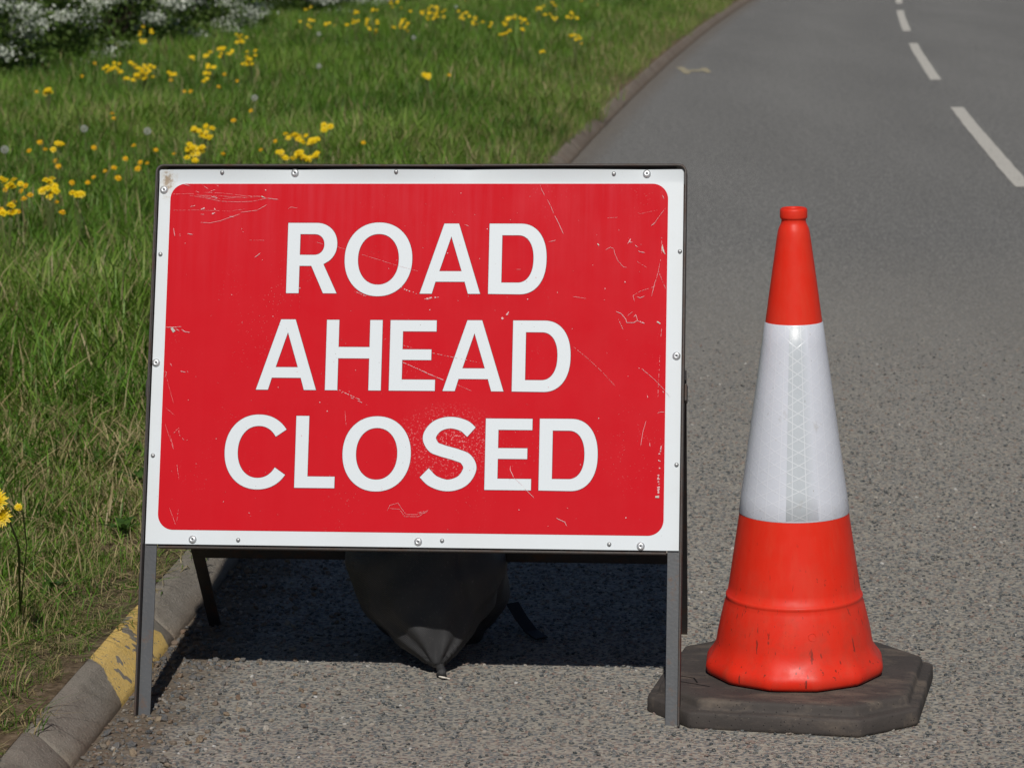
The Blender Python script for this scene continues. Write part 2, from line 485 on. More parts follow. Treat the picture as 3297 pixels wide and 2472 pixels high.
SCRATCH=[
 (0.6,0.25,[(-497.1, 1036.8), (-458.4, 1038.0), (-444.2, 1034.5), (-404.1, 1026.3), (-366.9, 1029.8)]),
 (0.6,0.15,[(-432.7, 1040.4), (-392.9, 1038.7), (-350.7, 1033.3), (-315.7, 1032.6)]),
 (0.7,0.2,[(-441.9, 1034.5), (-395.0, 1032.6), (-350.6, 1029.8), (-315.7, 1032.2)]),
 (0.8,0.15,[(-463.0, 1034.5), (-427.6, 1028.6), (-399.3, 1022.3), (-361.9, 1020.9), (-334.0, 1022.1), (-303.9, 1028.7)]),
 (1.6,0.0,[(-303.9, 1028.7), (-281.7, 1025.9)]),
 (1.1,0.05,[(-437.5, 979.4), (-418.7, 978.2), (-397.9, 982.5), (-358.7, 996.6)]),
 (1.1,0.1,[(-356.5, 999.8), (-324.0, 1004.1), (-304.6, 1015.3)]),
 (0.5,0.4,[(-496.9, 1003.9), (-443.1, 1004.4), (-379.9, 1002.2), (-349.7, 1006.4)]),
 (2.2,0,[(-418.4, 1032.1), (-404.2, 1028.9)]),
 (4,0,[(-317.6, 1033.6), (-309.1, 1030.3)]),
 (5,0.3,[(-437.3, 1006.3), (-427.0, 1011.0)]),
 (4,0.4,[(-411.7, 1009.9), (-409.2, 1005.2)]),
 (4,0.4,[(-417.1, 997.4), (-408.9, 998.1)]),
 (2.5,0.4,[(-438.1, 995.8), (-431.1, 995.8)]),
 (2.2,0,[(-379.5, 991.9), (-370.1, 990.0)]),
 (2,0,[(-492.0, 967.6), (-489.0, 951.2)]),
 (2.4,0,[(-463.5, 956.4), (-452.9, 954.8)]),
 (2,0.3,[(-479.2, 957.1), (-478.0, 951.2)]),
 (2,0,[(-325.3, 908.8), (-314.0, 917.7)]),
 (0.5,0.3,[(-338.2, 943.3), (-303.3, 943.4)]),
 (1.5,0.3,[(-354.2, 967.8), (-349.9, 958.5)]),
 (2,0,[(-407.5, 1055.2), (-404.0, 1052.8)]),
 (1.2,0.2,[(-436.8, 1055.2), (-424.8, 1047.4)]),
 (0.9,0.0,[(-261.3, 1006.9), (-255.6, 1010.7), (-242.7, 1008.3)]),
 (1.6,0,[(-475.6, 1057.5), (-461.4, 1053.7)]),
 (1.5,0.3,[(-422.3, 1041.5), (-410.7, 1046.2)]),
 (1.8,0.2,[(-451.6, 1043.4), (-443.3, 1040.4)]),
 (2,0.4,[(-460.9, 1011.0), (-445.8, 1014.5)]),
 (1.1,0.05,[(241.3, 1055.8), (245.3, 1044.5), (251.1, 1034.3)]),
 (1,0.15,[(256.2, 1026.4), (263.8, 1011.7), (269.6, 998.1)]),
 (1.5,0,[(271.9, 993.6), (280.0, 977.8), (289.3, 957.6)]),
 (0.6,0.1,[(374.1, 989.2), (396.3, 990.4)]),
 (0.5,0.4,[(438.2, 997.2), (473.4, 1005.1)]),
 (0.9,0.1,[(490.0, 1009.2), (482.4, 999.5), (473.7, 987.1), (469.4, 980.3)]),
 (2,0,[(461.8, 973.6), (471.1, 981.5)]),
 (2.2,0,[(417.0, 937.6), (421.7, 947.7), (420.3, 940.9), (425.8, 940.9)]),
 (2.4,0,[(430.3, 935.3), (436.6, 931.3)]),
 (2,0,[(437.1, 924.1), (441.6, 921.5), (450.4, 920.1)]),
 (5,0,[(356.9, 938.6), (360.0, 934.7)]),
 (1,0.1,[(373.0, 925.6), (382.9, 930.8), (389.6, 927.4), (390.8, 919.5), (397.7, 903.9), (408.9, 891.6), (415.6, 890.5)]),
 (0.6,0.3,[(433.0, 903.9), (455.3, 889.9)]),
 (4,0,[(484.4, 935.5), (485.6, 924.3), (490.1, 917.5)]),
 (1,0.4,[(482.9, 957.9), (483.5, 917.5), (477.4, 883.9), (482.0, 872.8), (492.2, 848.2)]),
 (1,0.35,[(477.4, 883.9), (470.1, 852.6), (442.8, 843.6), (428.6, 834.6), (432.1, 821.2)]),
 (1.6,0,[(436.3, 832.4), (443.0, 830.2), (451.7, 834.2)]),
 (1.8,0,[(394.9, 803.6), (406.0, 798.8), (415.0, 787.7), (417.3, 781.0), (430.5, 781.1), (438.1, 785.6), (434.7, 796.7), (430.3, 792.2)]),
 (3.2,0.1,[(438.2, 784.4), (452.5, 779.6)]),
 (6,0,[(475.5, 784.6), (481.0, 782.4), (484.4, 778.0)]),
 (0.8,0.1,[(310.5, 832.3), (336.0, 828.6)]),
 (0.8,0.1,[(261.9, 941.3), (274.0, 944.0)]),
 (3,0,[(372.8, 849.3), (373.9, 846.4)]),
 (2.5,0,[(371.4, 825.9), (373.8, 825.0)]),
 (1.4,0.3,[(400.9, 787.6), (410.0, 767.6)]),
 (1.2,0.4,[(485.6, 769.1), (483.7, 748.0)]),
 (1.5,0,[(483.0, 1035.5), (486.4, 1028.1)]),
 (1.2,0.3,[(464.9, 833.6), (472.1, 866.0)]),
 (0.7,0.3,[(418.2, 794.4), (430.2, 804.5)]),
 (2,0.1,[(-499.8, 767.3), (-482.0, 767.4), (-468.4, 768.6)]),
 (15,0,[(-488.3, 765.8), (-481.7, 759.1)]),
 (2,0,[(-479.6, 764.0), (-472.6, 760.0)]),
 (2.2,0,[(-468.2, 763.0), (-461.2, 758.5), (-450.3, 757.0)]),
 (2,0,[(-488.3, 695.1), (-484.6, 689.5)]),
 (2.4,0.1,[(-467.2, 679.4), (-456.9, 677.2)]),
 (2,0,[(-453.6, 679.5), (-451.3, 677.3)]),
 (1,0,[(-500.1, 679.2), (-494.8, 677.0), (-495.9, 670.2), (-498.5, 666.8)]),
 (0.5,0.3,[(-495.1, 666.8), (-488.7, 648.9), (-478.3, 615.2)]),
 (0.6,0.3,[(-496.2, 608.3), (-475.1, 590.6)]),
 (0.7,0.1,[(-493.7, 573.6), (-474.7, 523.4)]),
 (1.4,0.5,[(-478.1, 552.4), (-466.2, 566.0), (-464.6, 553.7)]),
 (1.4,0.5,[(-464.6, 552.6), (-451.6, 539.2), (-445.0, 544.9)]),
 (1.8,0.6,[(-152.6, 643.5), (-134.5, 635.8)]),
 (1.8,0.6,[(-125.4, 630.3), (-91.4, 614.9)]),
 (0.6,0.2,[(-134.6, 602.3), (-131.5, 573.4)]),
 (2,0,[(194.5, 497.1), (194.2, 490.1), (201.4, 474.8)]),
 (0.9,0.1,[(201.4, 474.8), (221.1, 457.0)]),
 (1.5,0,[(223.7, 453.2), (242.0, 435.5)]),
 (2,0.1,[(286.3, 396.4), (303.0, 388.9), (307.0, 381.3)]),
 (1,0.1,[(447.3, 690.8), (473.2, 669.0), (492.7, 648.5)]),
 (0.8,0.1,[(492.7, 648.5), (504.3, 634.4)]),
 (1.2,0.1,[(457.8, 587.7), (451.8, 565.8), (447.9, 538.9)]),
 (1.4,0.1,[(479.3, 603.3), (486.9, 606.0), (493.3, 604.7)]),
 (4,0.75,[(485.2, 543.1), (483.3, 497.0), (482.9, 440.8)]),
 (3,0.7,[(487.8, 543.1), (485.4, 497.0), (484.7, 440.8)]),
 (9,0.1,[(478.4, 437.7), (484.7, 439.3)]),
 (0.6,0.2,[(313.2, 732.7), (339.3, 712.1), (373.2, 681.2), (396.7, 655.5)]),
 (2,0,[(465.3, 545.4), (466.0, 537.8)]),
 (2,0.2,[(458.8, 640.5), (460.5, 631.5)]),
 (3,0,[(489.6, 646.4), (490.9, 643.3)]),
 (1,0.5,[(482.7, 718.1), (480.1, 635.5)]),
 (0.8,0.1,[(-45.2, 407.4), (-40.2, 418.0), (-24.4, 422.2), (-16.1, 410.4), (-7.8, 399.9), (13.4, 400.2), (31.8, 405.7)]),
 (0.8,0.1,[(-40.0, 411.4), (-21.4, 410.3), (-10.4, 395.9), (16.2, 396.2), (34.5, 407.0)]),
 (1,0.2,[(13.3, 403.3), (35.7, 408.4)]),
 (0.7,0.1,[(-478.3, 407.6), (-464.9, 374.5)]),
 (0.7,0.2,[(-460.6, 403.8), (-462.4, 381.2)]),
 (0.7,0.2,[(-482.7, 552.1), (-474.8, 525.3)]),
 (1,0.5,[(-466.9, 494.6), (-461.6, 463.9)]),
 (0.6,0.2,[(-160.4, 930.3), (-143.4, 925.4)]),
 (0.6,0.15,[(-112.0, 915.5), (-36.4, 892.3), (2.5, 882.1)]),
 (0.6,0.2,[(-203.6, 940.1), (-186.5, 935.4)]),
 (2.2,0.4,[(-122.8, 841.4), (-99.2, 831.2)]),
 (3,0.7,[(-27.5, 847.0), (1.1, 836.7)]),
 (4,0.6,[(16.8, 826.4), (45.0, 830.4)]),
 (1.2,0.2,[(92.8, 975.8), (103.2, 971.9)]),
 (0.8,0.2,[(260.2, 941.0), (275.4, 944.9)]),
 (0.6,0.2,[(194.9, 886.0), (210.2, 886.1)]),
 (0.8,0.2,[(7.7, 930.1), (12.9, 928.1)]),
 (2.2,0.2,[(-23.7, 700.3), (11.3, 685.5), (44.8, 670.6), (63.0, 664.1)]),
 (0.8,0.2,[(87.1, 655.9), (114.4, 644.1)]),
 (6,0.7,[(162.2, 776.8), (185.6, 801.1)]),
 (1,0.3,[(-23.1, 733.5), (-4.9, 729.1)]),
 (2,0.6,[(-150.3, 645.1), (-104.4, 624.4)]),
 (1.2,0.6,[(34.5, 718.8), (131.0, 699.8)]),
]
CLUMPS=[
 (-3.36,26.17,0.072,7), (-3.13,24.31,0.033,4), (-2.35,24.71,0.068,9), (-2.25,22.56,0.074,11), (-1.94,21.45,0.088,13), (-2.84,20.18,0.067,12), (-2.73,20.55,0.034,5), (-2.54,19.84,0.076,22), (-2.55,19.03,0.031,4), (-2.91,17.79,0.034,7), (-2.34,21.98,0.036,6), (-2.39,21.32,0.029,3), (-2.12,19.95,0.044,6), (-2.34,19.62,0.022,3), (-2.04,18.77,0.021,3), (-1.56,14.44,0.056,12), (-1.49,13.31,0.037,14), (-1.45,12.89,0.032,5), (-1.08,13.94,0.038,7), (-0.98,13.78,0.038,7), (-0.96,14.57,0.036,6), (-0.96,12.83,0.039,10), (-1.04,12.88,0.021,5), (-0.89,12.86,0.014,3), (-1.92,11.76,0.019,5), (-1.86,11.33,0.028,6), (-1.72,11.19,0.018,4), (-2.2,13.57,0.022,4), (-2.25,31.78,0.035,3), (-1.96,27.72,0.069,6), (-1.74,27.3,0.030,3), (-2.06,11.68,0.026,4), (-1.93,10.72,0.029,6), (-2.13,11.78,0.013,3), (-1.01,26.94,0.089,14), (-0.78,30.44,0.100,20), (-0.77,28.16,0.039,4), (-1.29,32.74,0.072,7), (-1.07,30.74,0.034,3), (-0.93,29.61,0.049,5), (-1.44,30.4,0.042,4), (-1.35,27.93,0.061,6), (-1.27,27.73,0.038,3), (-1.22,25.66,0.049,5), (-1.59,30.01,0.041,4), (-0.46,29.07,0.072,8), (-0.29,27.85,0.061,7), (-0.19,26.91,0.037,3), (-0.02,27.22,0.052,5), (0.03,28.73,0.039,6), (0.13,27.74,0.069,7), (0.13,25.66,0.035,5), (-0.02,24.85,0.055,7), (0.33,31.03,0.060,6), (0.49,32.2,0.044,4), (0.43,28.62,0.063,7), (0.65,29.18,0.064,6), (0.57,24.05,0.046,9), (-0.53,18.76,0.031,7), (0.27,22.04,0.024,3), (-1.5,27.78,0.038,4), (-0.96,13.73,0.019,3), (-0.9,12.86,0.018,3), (-1.52,26.72,0.029,2),]
SINGLES=[
(-3.28,22.39),(-3.13,20.7),(-3.18,18.99),(-2.41,20.12),(-2.17,18.86),(-2.13,18.85),(-2.09,20.75),(-1.92,19.95),(-1.99,19.33),(-1.56,17.0),(-1.59,16.24),(-2.38,16.89),(-2.32,16.51),(-2.48,14.85),(-2.45,14.33),(-2.38,14.41),(-2.14,14.48),(-1.95,14.59),(-1.8,14.3),(-1.89,13.82),(-1.79,13.6),(-1.76,13.28),(-1.75,13.55),(-1.68,14.06),(-1.43,14.03),(-1.26,14.23),(-1.23,14.76),(-2.22,13.73),(-2.16,13.44),(-1.9,13.17),(-1.88,13.34),(-1.91,12.87),(-1.9,12.62),(-1.79,12.82),(-1.97,12.62),(-2.16,12.5),(-2.14,12.27),(-2.07,12.09),(-2.09,11.8),(-2.07,11.93),(-2.04,11.43),(-2.01,11.43),(-2.09,11.5),(-2.22,12.34),(-1.91,11.78),(-1.82,11.38),(-2.06,12.35),(0.64,24.74),(-0.43,20.36),(-0.76,14.61),(1.08,34.12),(0.92,35.54),(-0.54,35.98),(-1.78,28.96),(-1.9,29.56),]
CLOCKS=[(-1.55, 17.17), (-2.25, 14.89), (-1.89, 14.69), (-1.38, 20.52), (-1.72, 25.68), (-2.45, 13.64), (-0.83, 24.79), (-0.59, 32.18)]

# ------------------------------------------------------------------ ground, road, kerb, verge
def verge_z(x, y):
    d = np.maximum(0, kx(y) - .092 - x)
    return .072 + .012 * np.minimum(d, 20) + np.minimum(d, 1.0) * (.016 * np.sin(1.7 * x + .9 * y) + .012 * np.sin(2.9 * x - 2.1 * y + 1))

gs = 3000
ground = mesh_obj('ground', [(-gs, -gs, -.35), (gs, -gs, -.35), (gs, gs, -.35), (-gs, gs, -.35)], [(0, 1, 2, 3)], M['soil'])
tag(ground, 'grassy ground reaching the horizon', kind='structure')

ys = np.concatenate([np.arange(-12, 60, .5), np.arange(60, 170, 2.0)])
def strip(name, fx, fz, mat, nx):
    verts = []; faces = []
    for y in ys:
        xs = fx(y)
        for x in xs: verts.append((x, y, fz(x, y)))
    for i in range(len(ys) - 1):
        for k in range(nx - 1):
            a = i * nx + k
            faces.append((a, a + 1, a + nx + 1, a + nx))
    return mesh_obj(name, verts, faces, mat, smooth=True)
ROAD_W = lambda y: 2 * (cx(y) - kx(y))
road = strip('road', lambda y: np.linspace(kx(y) - .02, kx(y) + ROAD_W(y) + .02, 14), lambda x, y: 0.0, M['asphalt'], 14)
tag(road, 'grey asphalt road curving gently to the right', kind='structure')
offs = np.concatenate([[0], np.linspace(.06, 3, 24), np.linspace(3.4, 14, 22), np.linspace(16, 60, 12)])
verge = strip('verge', lambda y: (kx(y) - .088 - offs)[::-1], lambda x, y: float(verge_z(x, y)), M['soil'], len(offs))
tag(verge, 'grass verge beside the road', kind='structure')
offs2 = np.concatenate([np.linspace(.088, 3, 10), np.linspace(5, 60, 8)])
verge2 = strip('verge', lambda y: kx(y) + ROAD_W(y) + offs2, lambda x, y: .07, M['soil'], len(offs2))
tag(verge2, 'grass verge on the far side of the road', kind='structure')

# kerb: precast stones laid end to end, each its own piece
kerb = empty('kerb'); tag(kerb, 'low concrete kerb of splayed stones edging the verge', kind='structure')
prof = [(.0, -.16), (.0, .006), (.003, .012), (.008, .018), (.052, .060), (.058, .0645), (.065, .068), (.073, .0705), (.083, .072), (.090, .070), (.092, .064), (.092, -.16)]
def kerb_stone_mesh(length, mat, seed):
    rr = random.Random(seed)
    nseg = 8; verts = []; faces = []; n = len(prof)
    ts = [0, .006] + [length * k / nseg for k in range(1, nseg)] + [length - .006, length]
    for j, t in enumerate(ts):
        end = j in (0, len(ts) - 1)
        for i, (a, z) in enumerate(prof):
            s = .003 if (end and 1 <= i <= n - 2) else 0
            ja = rr.uniform(-.0012, .0012) if 1 < i < n - 2 else 0
            verts.append((-(a + (s if i < 4 else 0)) + ja, t, z - s * .8 + ja))
    for j in range(len(ts) - 1):
        for i in range(n - 1):
            a = j * n + i
            faces.append((a, a + n, a + n + 1, a + 1))
    faces.append(tuple(range(n))); faces.append(tuple(range((len(ts) - 1) * n, len(ts) * n))[::-1])
    me = bpy.data.meshes.new('kerb_stone'); me.from_pydata(verts, [], faces); me.materials.append(mat)
    me.polygons.foreach_set('use_smooth', [True] * len(me.polygons))
    return me
STONE = .915
km = [kerb_stone_mesh(STONE - .004, M['concrete'], s) for s in range(5)]
y = 4.975 - STONE * 6; first = True
stone_n = 0
while y < 60:
    yn = y
    for _ in range(4):
        yn = y + STONE / math.hypot(1, (kx(yn + .001) - kx(y)) / max(.001, yn + .001 - y)) if yn > y else y + STONE * .99
    me = kerb_stone_mesh(STONE - .004, M['painted'], 99) if 4.9 < y < 5.1 or 4.9 < y - STONE < 5.1 else km[stone_n % 5]
    o = bpy.data.objects.new('kerb_stone', me); link(o, kerb)
    o.location = (kx(y), y + .002, random.uniform(-.0012, .0012))
    o.rotation_euler = (0, random.uniform(-.004, .004), -math.atan2(kx(yn) - kx(y), yn - y) + random.uniform(-.002, .002))
    y = yn; stone_n += 1
# far continuation and the far side, too distant or out of view to tell stones apart
def kerb_run(y0, y1, side):
    verts = []; faces = []; n = len(prof); yy = np.arange(y0, y1, 1.0)
    for q in yy:
        e = kx(q) if side < 0 else kx(q) + ROAD_W(q)
        for a, z in prof: verts.append((e + side * a, q, z))
    for j in range(len(yy) - 1):
        for i in range(n - 1):
            a = j * n + i
            faces.append((a, a + n, a + n + 1, a + 1) if side < 0 else (a, a + 1, a + n + 1, a + n))
    return mesh_obj('kerb_run', verts, faces, M['concrete'], None, True)
k1 = kerb_run(y + .01, 168, -1); k1.parent = kerb
k2 = kerb_run(-11, 168, 1); tag(k2, 'concrete kerb along the far side of the road', kind='structure')

# road markings, thin sheets on the asphalt
def marking(y0, y1, w):
    verts = []; faces = []; yy = np.linspace(y0, y1, 25)
    for q in yy:
        j = random.uniform(-.004, .004)
        verts += [(cx(q) - w / 2 + j, q, .004), (cx(q) + w / 2 + j, q, .004)]
    for i in range(len(yy) - 1):
        a = 2 * i; faces.append((a, a + 1, a + 3, a + 2))
    return mesh_obj('centre_line_dash', verts, faces, M['white_line'], road)
for a, b in ((-2.9, 3.1), (6.2, 12.2), (15.25, 21.22), (24.47, 30.79), (33.64, 39.98), (42.53, 48.7), (51.6, 57.7), (60.6, 66.6), (69.5, 75.5)):
    marking(a, b, .098)
pm = [(1.60, 25.72), (1.66, 25.74), (1.67, 26.05), (1.80, 26.1), (1.81, 25.85), (1.86, 25.9), (1.87, 26.62), (1.81, 26.66), (1.80, 26.36), (1.67, 26.33), (1.66, 26.82), (1.59, 26.8)]
mesh_obj('survey_paint_mark', [(a, b, .004) for a, b in pm], [tuple(range(len(pm)))], M['yellow_mark'], road)

# ------------------------------------------------------------------ scattering (points of one object, instanced by geometry nodes)
def hidden_collection(name, objs):
    col = bpy.data.collections.new(name)
    for o in objs: col.objects.link(o)
    return col

def scatter(name, pts, rots, scales, idx, tint, dry, col):
    me = bpy.data.meshes.new(name)
    me.vertices.add(len(pts)); me.vertices.foreach_set('co', np.asarray(pts, np.float32).ravel())
    for an, typ, dat, key in (('rot', 'FLOAT_VECTOR', rots, 'vector'), ('sc', 'FLOAT_VECTOR', scales, 'vector'), ('idx', 'INT', idx, 'value'), ('tint', 'FLOAT', tint, 'value'), ('dry', 'FLOAT', dry, 'value')):
        a = me.attributes.new(an, typ, 'POINT')
        a.data.foreach_set(key, np.asarray(dat, np.int32 if typ == 'INT' else np.float32).ravel())
    me.update()
    o = link(bpy.data.objects.new(name, me))
    ng = bpy.data.node_groups.new(name + '_nodes', 'GeometryNodeTree')
    ng.interface.new_socket('Geometry', in_out='INPUT', socket_type='NodeSocketGeometry')
    ng.interface.new_socket('Geometry', in_out='OUTPUT', socket_type='NodeSocketGeometry')
    gi = ng.nodes.new('NodeGroupInput'); go = ng.nodes.new('NodeGroupOutput')
    ci = ng.nodes.new('GeometryNodeCollectionInfo'); ci.inputs['Collection'].default_value = col
    ci.inputs['Separate Children'].default_value = True; ci.inputs['Reset Children'].default_value = True
    ip = ng.nodes.new('GeometryNodeInstanceOnPoints'); ip.inputs['Pick Instance'].default_value = True
    def na(n, t):
        q = ng.nodes.new('GeometryNodeInputNamedAttribute'); q.data_type = t; q.inputs['Name'].default_value = n
        return q.outputs['Attribute']
    L = ng.links.new
    L(gi.outputs[0], ip.inputs['Points']); L(ci.outputs[0], ip.inputs['Instance'])
    L(na('idx', 'INT'), ip.inputs['Instance Index'])
    e2r = ng.nodes.new('FunctionNodeEulerToRotation'); L(na('rot', 'FLOAT_VECTOR'), e2r.inputs[0]); L(e2r.outputs[0], ip.inputs['Rotation'])
    L(na('sc', 'FLOAT_VECTOR'), ip.inputs['Scale'])
    L(ip.outputs[0], go.inputs[0])
    mod = o.modifiers.new('scatter', 'NODES'); mod.node_group = ng
    return o

def stone_src(name, mat, n, flat, seed):
    out = []
    for k in range(n):
        bm = bmesh.new(); bmesh.ops.create_icosphere(bm, subdivisions=1, radius=.5)
        rr = random.Random(seed + k)
        ax = [Vector((rr.gauss(0, 1), rr.gauss(0, 1), rr.gauss(0, 1))).normalized() for _ in range(7)]
        cut = [rr.uniform(.28, .46) for _ in ax]
        for v in bm.verts:
            for a, c in zip(ax, cut):
                d = v.co.dot(a)
                if d > c: v.co -= a * (d - c)
            v.co.z *= flat
            v.co *= rr.uniform(.94, 1.06)
        me = bpy.data.meshes.new(name); bm.to_mesh(me); bm.free(); me.materials.append(mat)
        out.append(bpy.data.objects.new(name, me))
    return out

# surface chippings of the road, built as stones where the photograph shows them
chips = hidden_collection('chipping_sources', stone_src('chipping', M['chip'], 8, .7, 40))
N = 155000
yy = 4.2 + (10.5 - 4.2) * RNG.random(N); xx = -1.1 + RNG.random(N) * 3.6
keep = (xx > kx(yy) + .01) & (xx < yy * .1822 + .55) & (RNG.random(N) < np.clip((10.2 - yy) / 3.6, 0, 1))
dk = xx - kx(yy)
keep &= RNG.random(N) < np.clip(.25 + dk * 3.5, 0, 1)
xx, yy = xx[keep], yy[keep]; n = len(xx)
sz = .0045 + .007 * RNG.random(n) ** 1.6
scatter_chip = scatter('road_chippings', np.c_[xx, yy, sz * RNG.uniform(-.06, .24, n)], np.c_[RNG.normal(0, .25, n), RNG.normal(0, .25, n), RNG.uniform(0, 6.28, n)],
    np.c_[sz * RNG.uniform(.8, 1.4, n), sz, sz * .85], RNG.integers(0, 8, n), RNG.random(n), np.zeros(n), chips)
tag(scatter_chip, 'weathered stone chippings set in the near road surface', 'road chippings', kind='stuff')

gsrc = hidden_collection('gravel_sources', stone_src('pebble', M['gravel'], 8, .8, 400))
N = 9000
yy = 4.2 + RNG.random(N) ** 1.2 * 9; dk = np.abs(RNG.exponential(.095, N)) + .004
keep = (dk < .42); yy, dk = yy[keep], dk[keep]; n = len(yy)
sz = .003 + RNG.random(n) ** 3.0 * .015
ex_y = np.array([5.24, 5.05, 4.99, 5.12, 5.55, 5.75, 5.9, 5.18, 5.09]); ex_d = np.array([.21, .12, .16, .2, .1, .14, .1, .27, .08]); ex_s = np.array([.026, .018, .024, .02, .02, .022, .018, .017, .019])
yy = np.r_[yy, ex_y]; dk = np.r_[dk, ex_d]; sz = np.r_[sz, ex_s]; n = len(yy)
gr = scatter('gutter_gravel', np.c_[kx(yy) + dk, yy, sz * .22], np.c_[RNG.normal(0, .4, n), RNG.normal(0, .4, n), RNG.uniform(0, 6.28, n)],
    np.c_[sz * RNG.uniform(.9, 1.5, n), sz, sz * .8], RNG.integers(0, 8, n), RNG.random(n), np.zeros(n), gsrc)
tag(gr, 'loose grey and brown gravel washed against the kerb', 'gravel', kind='stuff')

# ------------------------------------------------------------------ grass
def tuft_src(name, nb, hmin, hmax, wid, spread, lean, seed, flat=0):
    rr = random.Random(seed); verts = []; faces = []; bc = []; bv = []
    for _ in range(nb):
        a = rr.uniform(0, 6.283); r = spread * math.sqrt(rr.random())
        px, py = r * math.cos(a), r * math.sin(a)
        h = rr.uniform(hmin, hmax); w = wid * rr.uniform(.6, 1.3)
        d = rr.uniform(0, 6.283); ln = lean * rr.uniform(.2, 1.2) * h
        fx, fy = math.cos(d), math.sin(d); sx, sy = -fy, fx
        c = rr.random(); v = rr.random()
        i0 = len(verts)
        for k, t in enumerate((0, .35, .7, 1.0)):
            ox = px + fx * ln * t * t; oy = py + fy * ln * t * t; oz = h * (t - .35 * min(lean, 1.1) * t * t * .6) if not flat else flat * rr.uniform(.2, 1) * (t * (1.4 - t)) + .004
            ww = w * (1 - .15 * t) * (1 if t < 1 else 0) * .5
            if t < 1:
                verts += [(ox - sx * ww, oy - sy * ww, oz - .01 * (k == 0)), (ox + sx * ww, oy + sy * ww, oz - .01 * (k == 0))]
            else:
                verts.append((ox, oy, oz))
        cnt = len(verts) - i0
        bc += [c] * cnt; bv += [v] * cnt
        faces += [(i0, i0 + 1, i0 + 3, i0 + 2), (i0 + 2, i0 + 3, i0 + 5, i0 + 4), (i0 + 4, i0 + 5, i0 + 6)]
    me = bpy.data.meshes.new(name); me.from_pydata(verts, [], faces)
    for nm, dat in (('bc', bc), ('bv', bv)):
        at = me.attributes.new(nm, 'FLOAT', 'POINT'); at.data.foreach_set('value', dat)
    me.materials.append(M['grass'])
    return bpy.data.objects.new(name, me)

near_src = hidden_collection('near_tufts', [tuft_src('near_tuft', 44, .03, .115, .0030, .085, 1.1, 10 + k) for k in range(6)] + [tuft_src('thatch_tuft', 46, .02, .09, .0026, .085, 2.3, 30 + k, .016) for k in range(3)])
mid_src = hidden_collection('mid_tufts', [tuft_src('mid_tuft', 44, .07, .20, .0036, .11, .75, 50 + k) for k in range(6)])
far_src = hidden_collection('far_tufts', [tuft_src('far_tuft', 34, .10, .27, .0055, .17, .6, 90 + k) for k in range(6)])

def patch(x, y):        # slow variation of colour and vigour over the verge
    return .5 + .25 * np.sin(1.1 * x + .9 * y + 1) + .15 * np.sin(2.7 * x - 1.3 * y) + .1 * np.sin(5.1 * x + 3.3 * y + 2)

def grass(name, y0, y1, dens, src, kd0, label, zone):
    area_x0 = lambda y: -(y * .1822 + 1.2)
    n = int(dens * (y1 - y0) * 14)
    y = y0 + RNG.random(n) * (y1 - y0); x = -12 + RNG.random(n) * 18
    n_ok = (x < kx(y) - .070 - kd0 * RNG.random(n)) & (x > area_x0(y)) & (x < kx(y))
    # keep the density right: 18 m wide sampling strip
    n_ok &= RNG.random(n) < 18 / 14 * .78
    d = kx(y) - .092 - x
    if zone == 'near':
        n_ok &= RNG.random(n) < np.clip(.85 + d * 1.4, 0, 1)
    x, y, d = x[n_ok], y[n_ok], d[n_ok]; k = len(x)
    p = patch(x, y)
    if zone == 'near':
        sc = np.clip(.42 + d * .9 + .5 * (p - .5) + np.abs(RNG.normal(0, .28, k)) - .1, .35, 2.1); dry = np.clip(.60 - d * .42 + RNG.normal(0, .16, k) + .4 * (p - .5), 0, 1)
        tint = np.clip(.40 + .5 * (p - .5) + RNG.normal(0, .2, k), 0, 1)
    elif zone == 'mid':
        ed = np.clip(d / .8, 0, 1)
        sc = np.clip(.40 + .55 * ed + .7 * (p - .5) + np.abs(RNG.normal(0, .28, k)) - .08, .3, 1.9); dry = np.clip(.40 - .34 * ed + .35 * (p - .5) + RNG.normal(0, .15, k), 0, 1)
        tint = np.clip(.42 + .55 * (p - .5) + RNG.normal(0, .2, k), 0, 1)
    else:
        ed = np.clip(d / 1.3, 0, 1)
        sc = np.clip(.30 + .6 * ed + .4 * (p - .5) + RNG.normal(0, .13, k), .25, 1.5); dry = np.clip(.42 - .44 * ed + RNG.normal(0, .1, k), 0, 1)
        tint = np.clip(.36 + .55 * (p - .5) + .12 * (1 - ed) + RNG.normal(0, .18, k), 0, 1)
    idx = RNG.integers(0, 6, k)
    if zone == 'near':
        th = RNG.random(k) < np.clip(.80 - d * 1.1, .12, 1)
        idx = np.where(th, RNG.integers(6, 9, k), idx); dry = np.where(th, np.clip(dry + .3, 0, 1), dry)
    z = verge_z(x, y)
    o = scatter(name, np.c_[x, y, z], np.c_[RNG.normal(0, .12, k), RNG.normal(0, .12, k), RNG.uniform(0, 6.28, k)], np.c_[np.ones(k), np.ones(k), np.ones(k)] * sc[:, None], idx, tint, dry, src)
    tag(o, label, 'grass', kind='stuff'); return o
grass('roadside_grass', 3.6, 10, 560, near_src, .05, 'short trampled grass with dry straw beside the kerb', 'near')
grass('verge_grass', 8, 20, 270, mid_src, .04, 'green grass of the verge behind the sign', 'mid')
grass('meadow_grass', 18, 60, 125, far_src, .08, 'long grass of the far verge below the hedge', 'far')

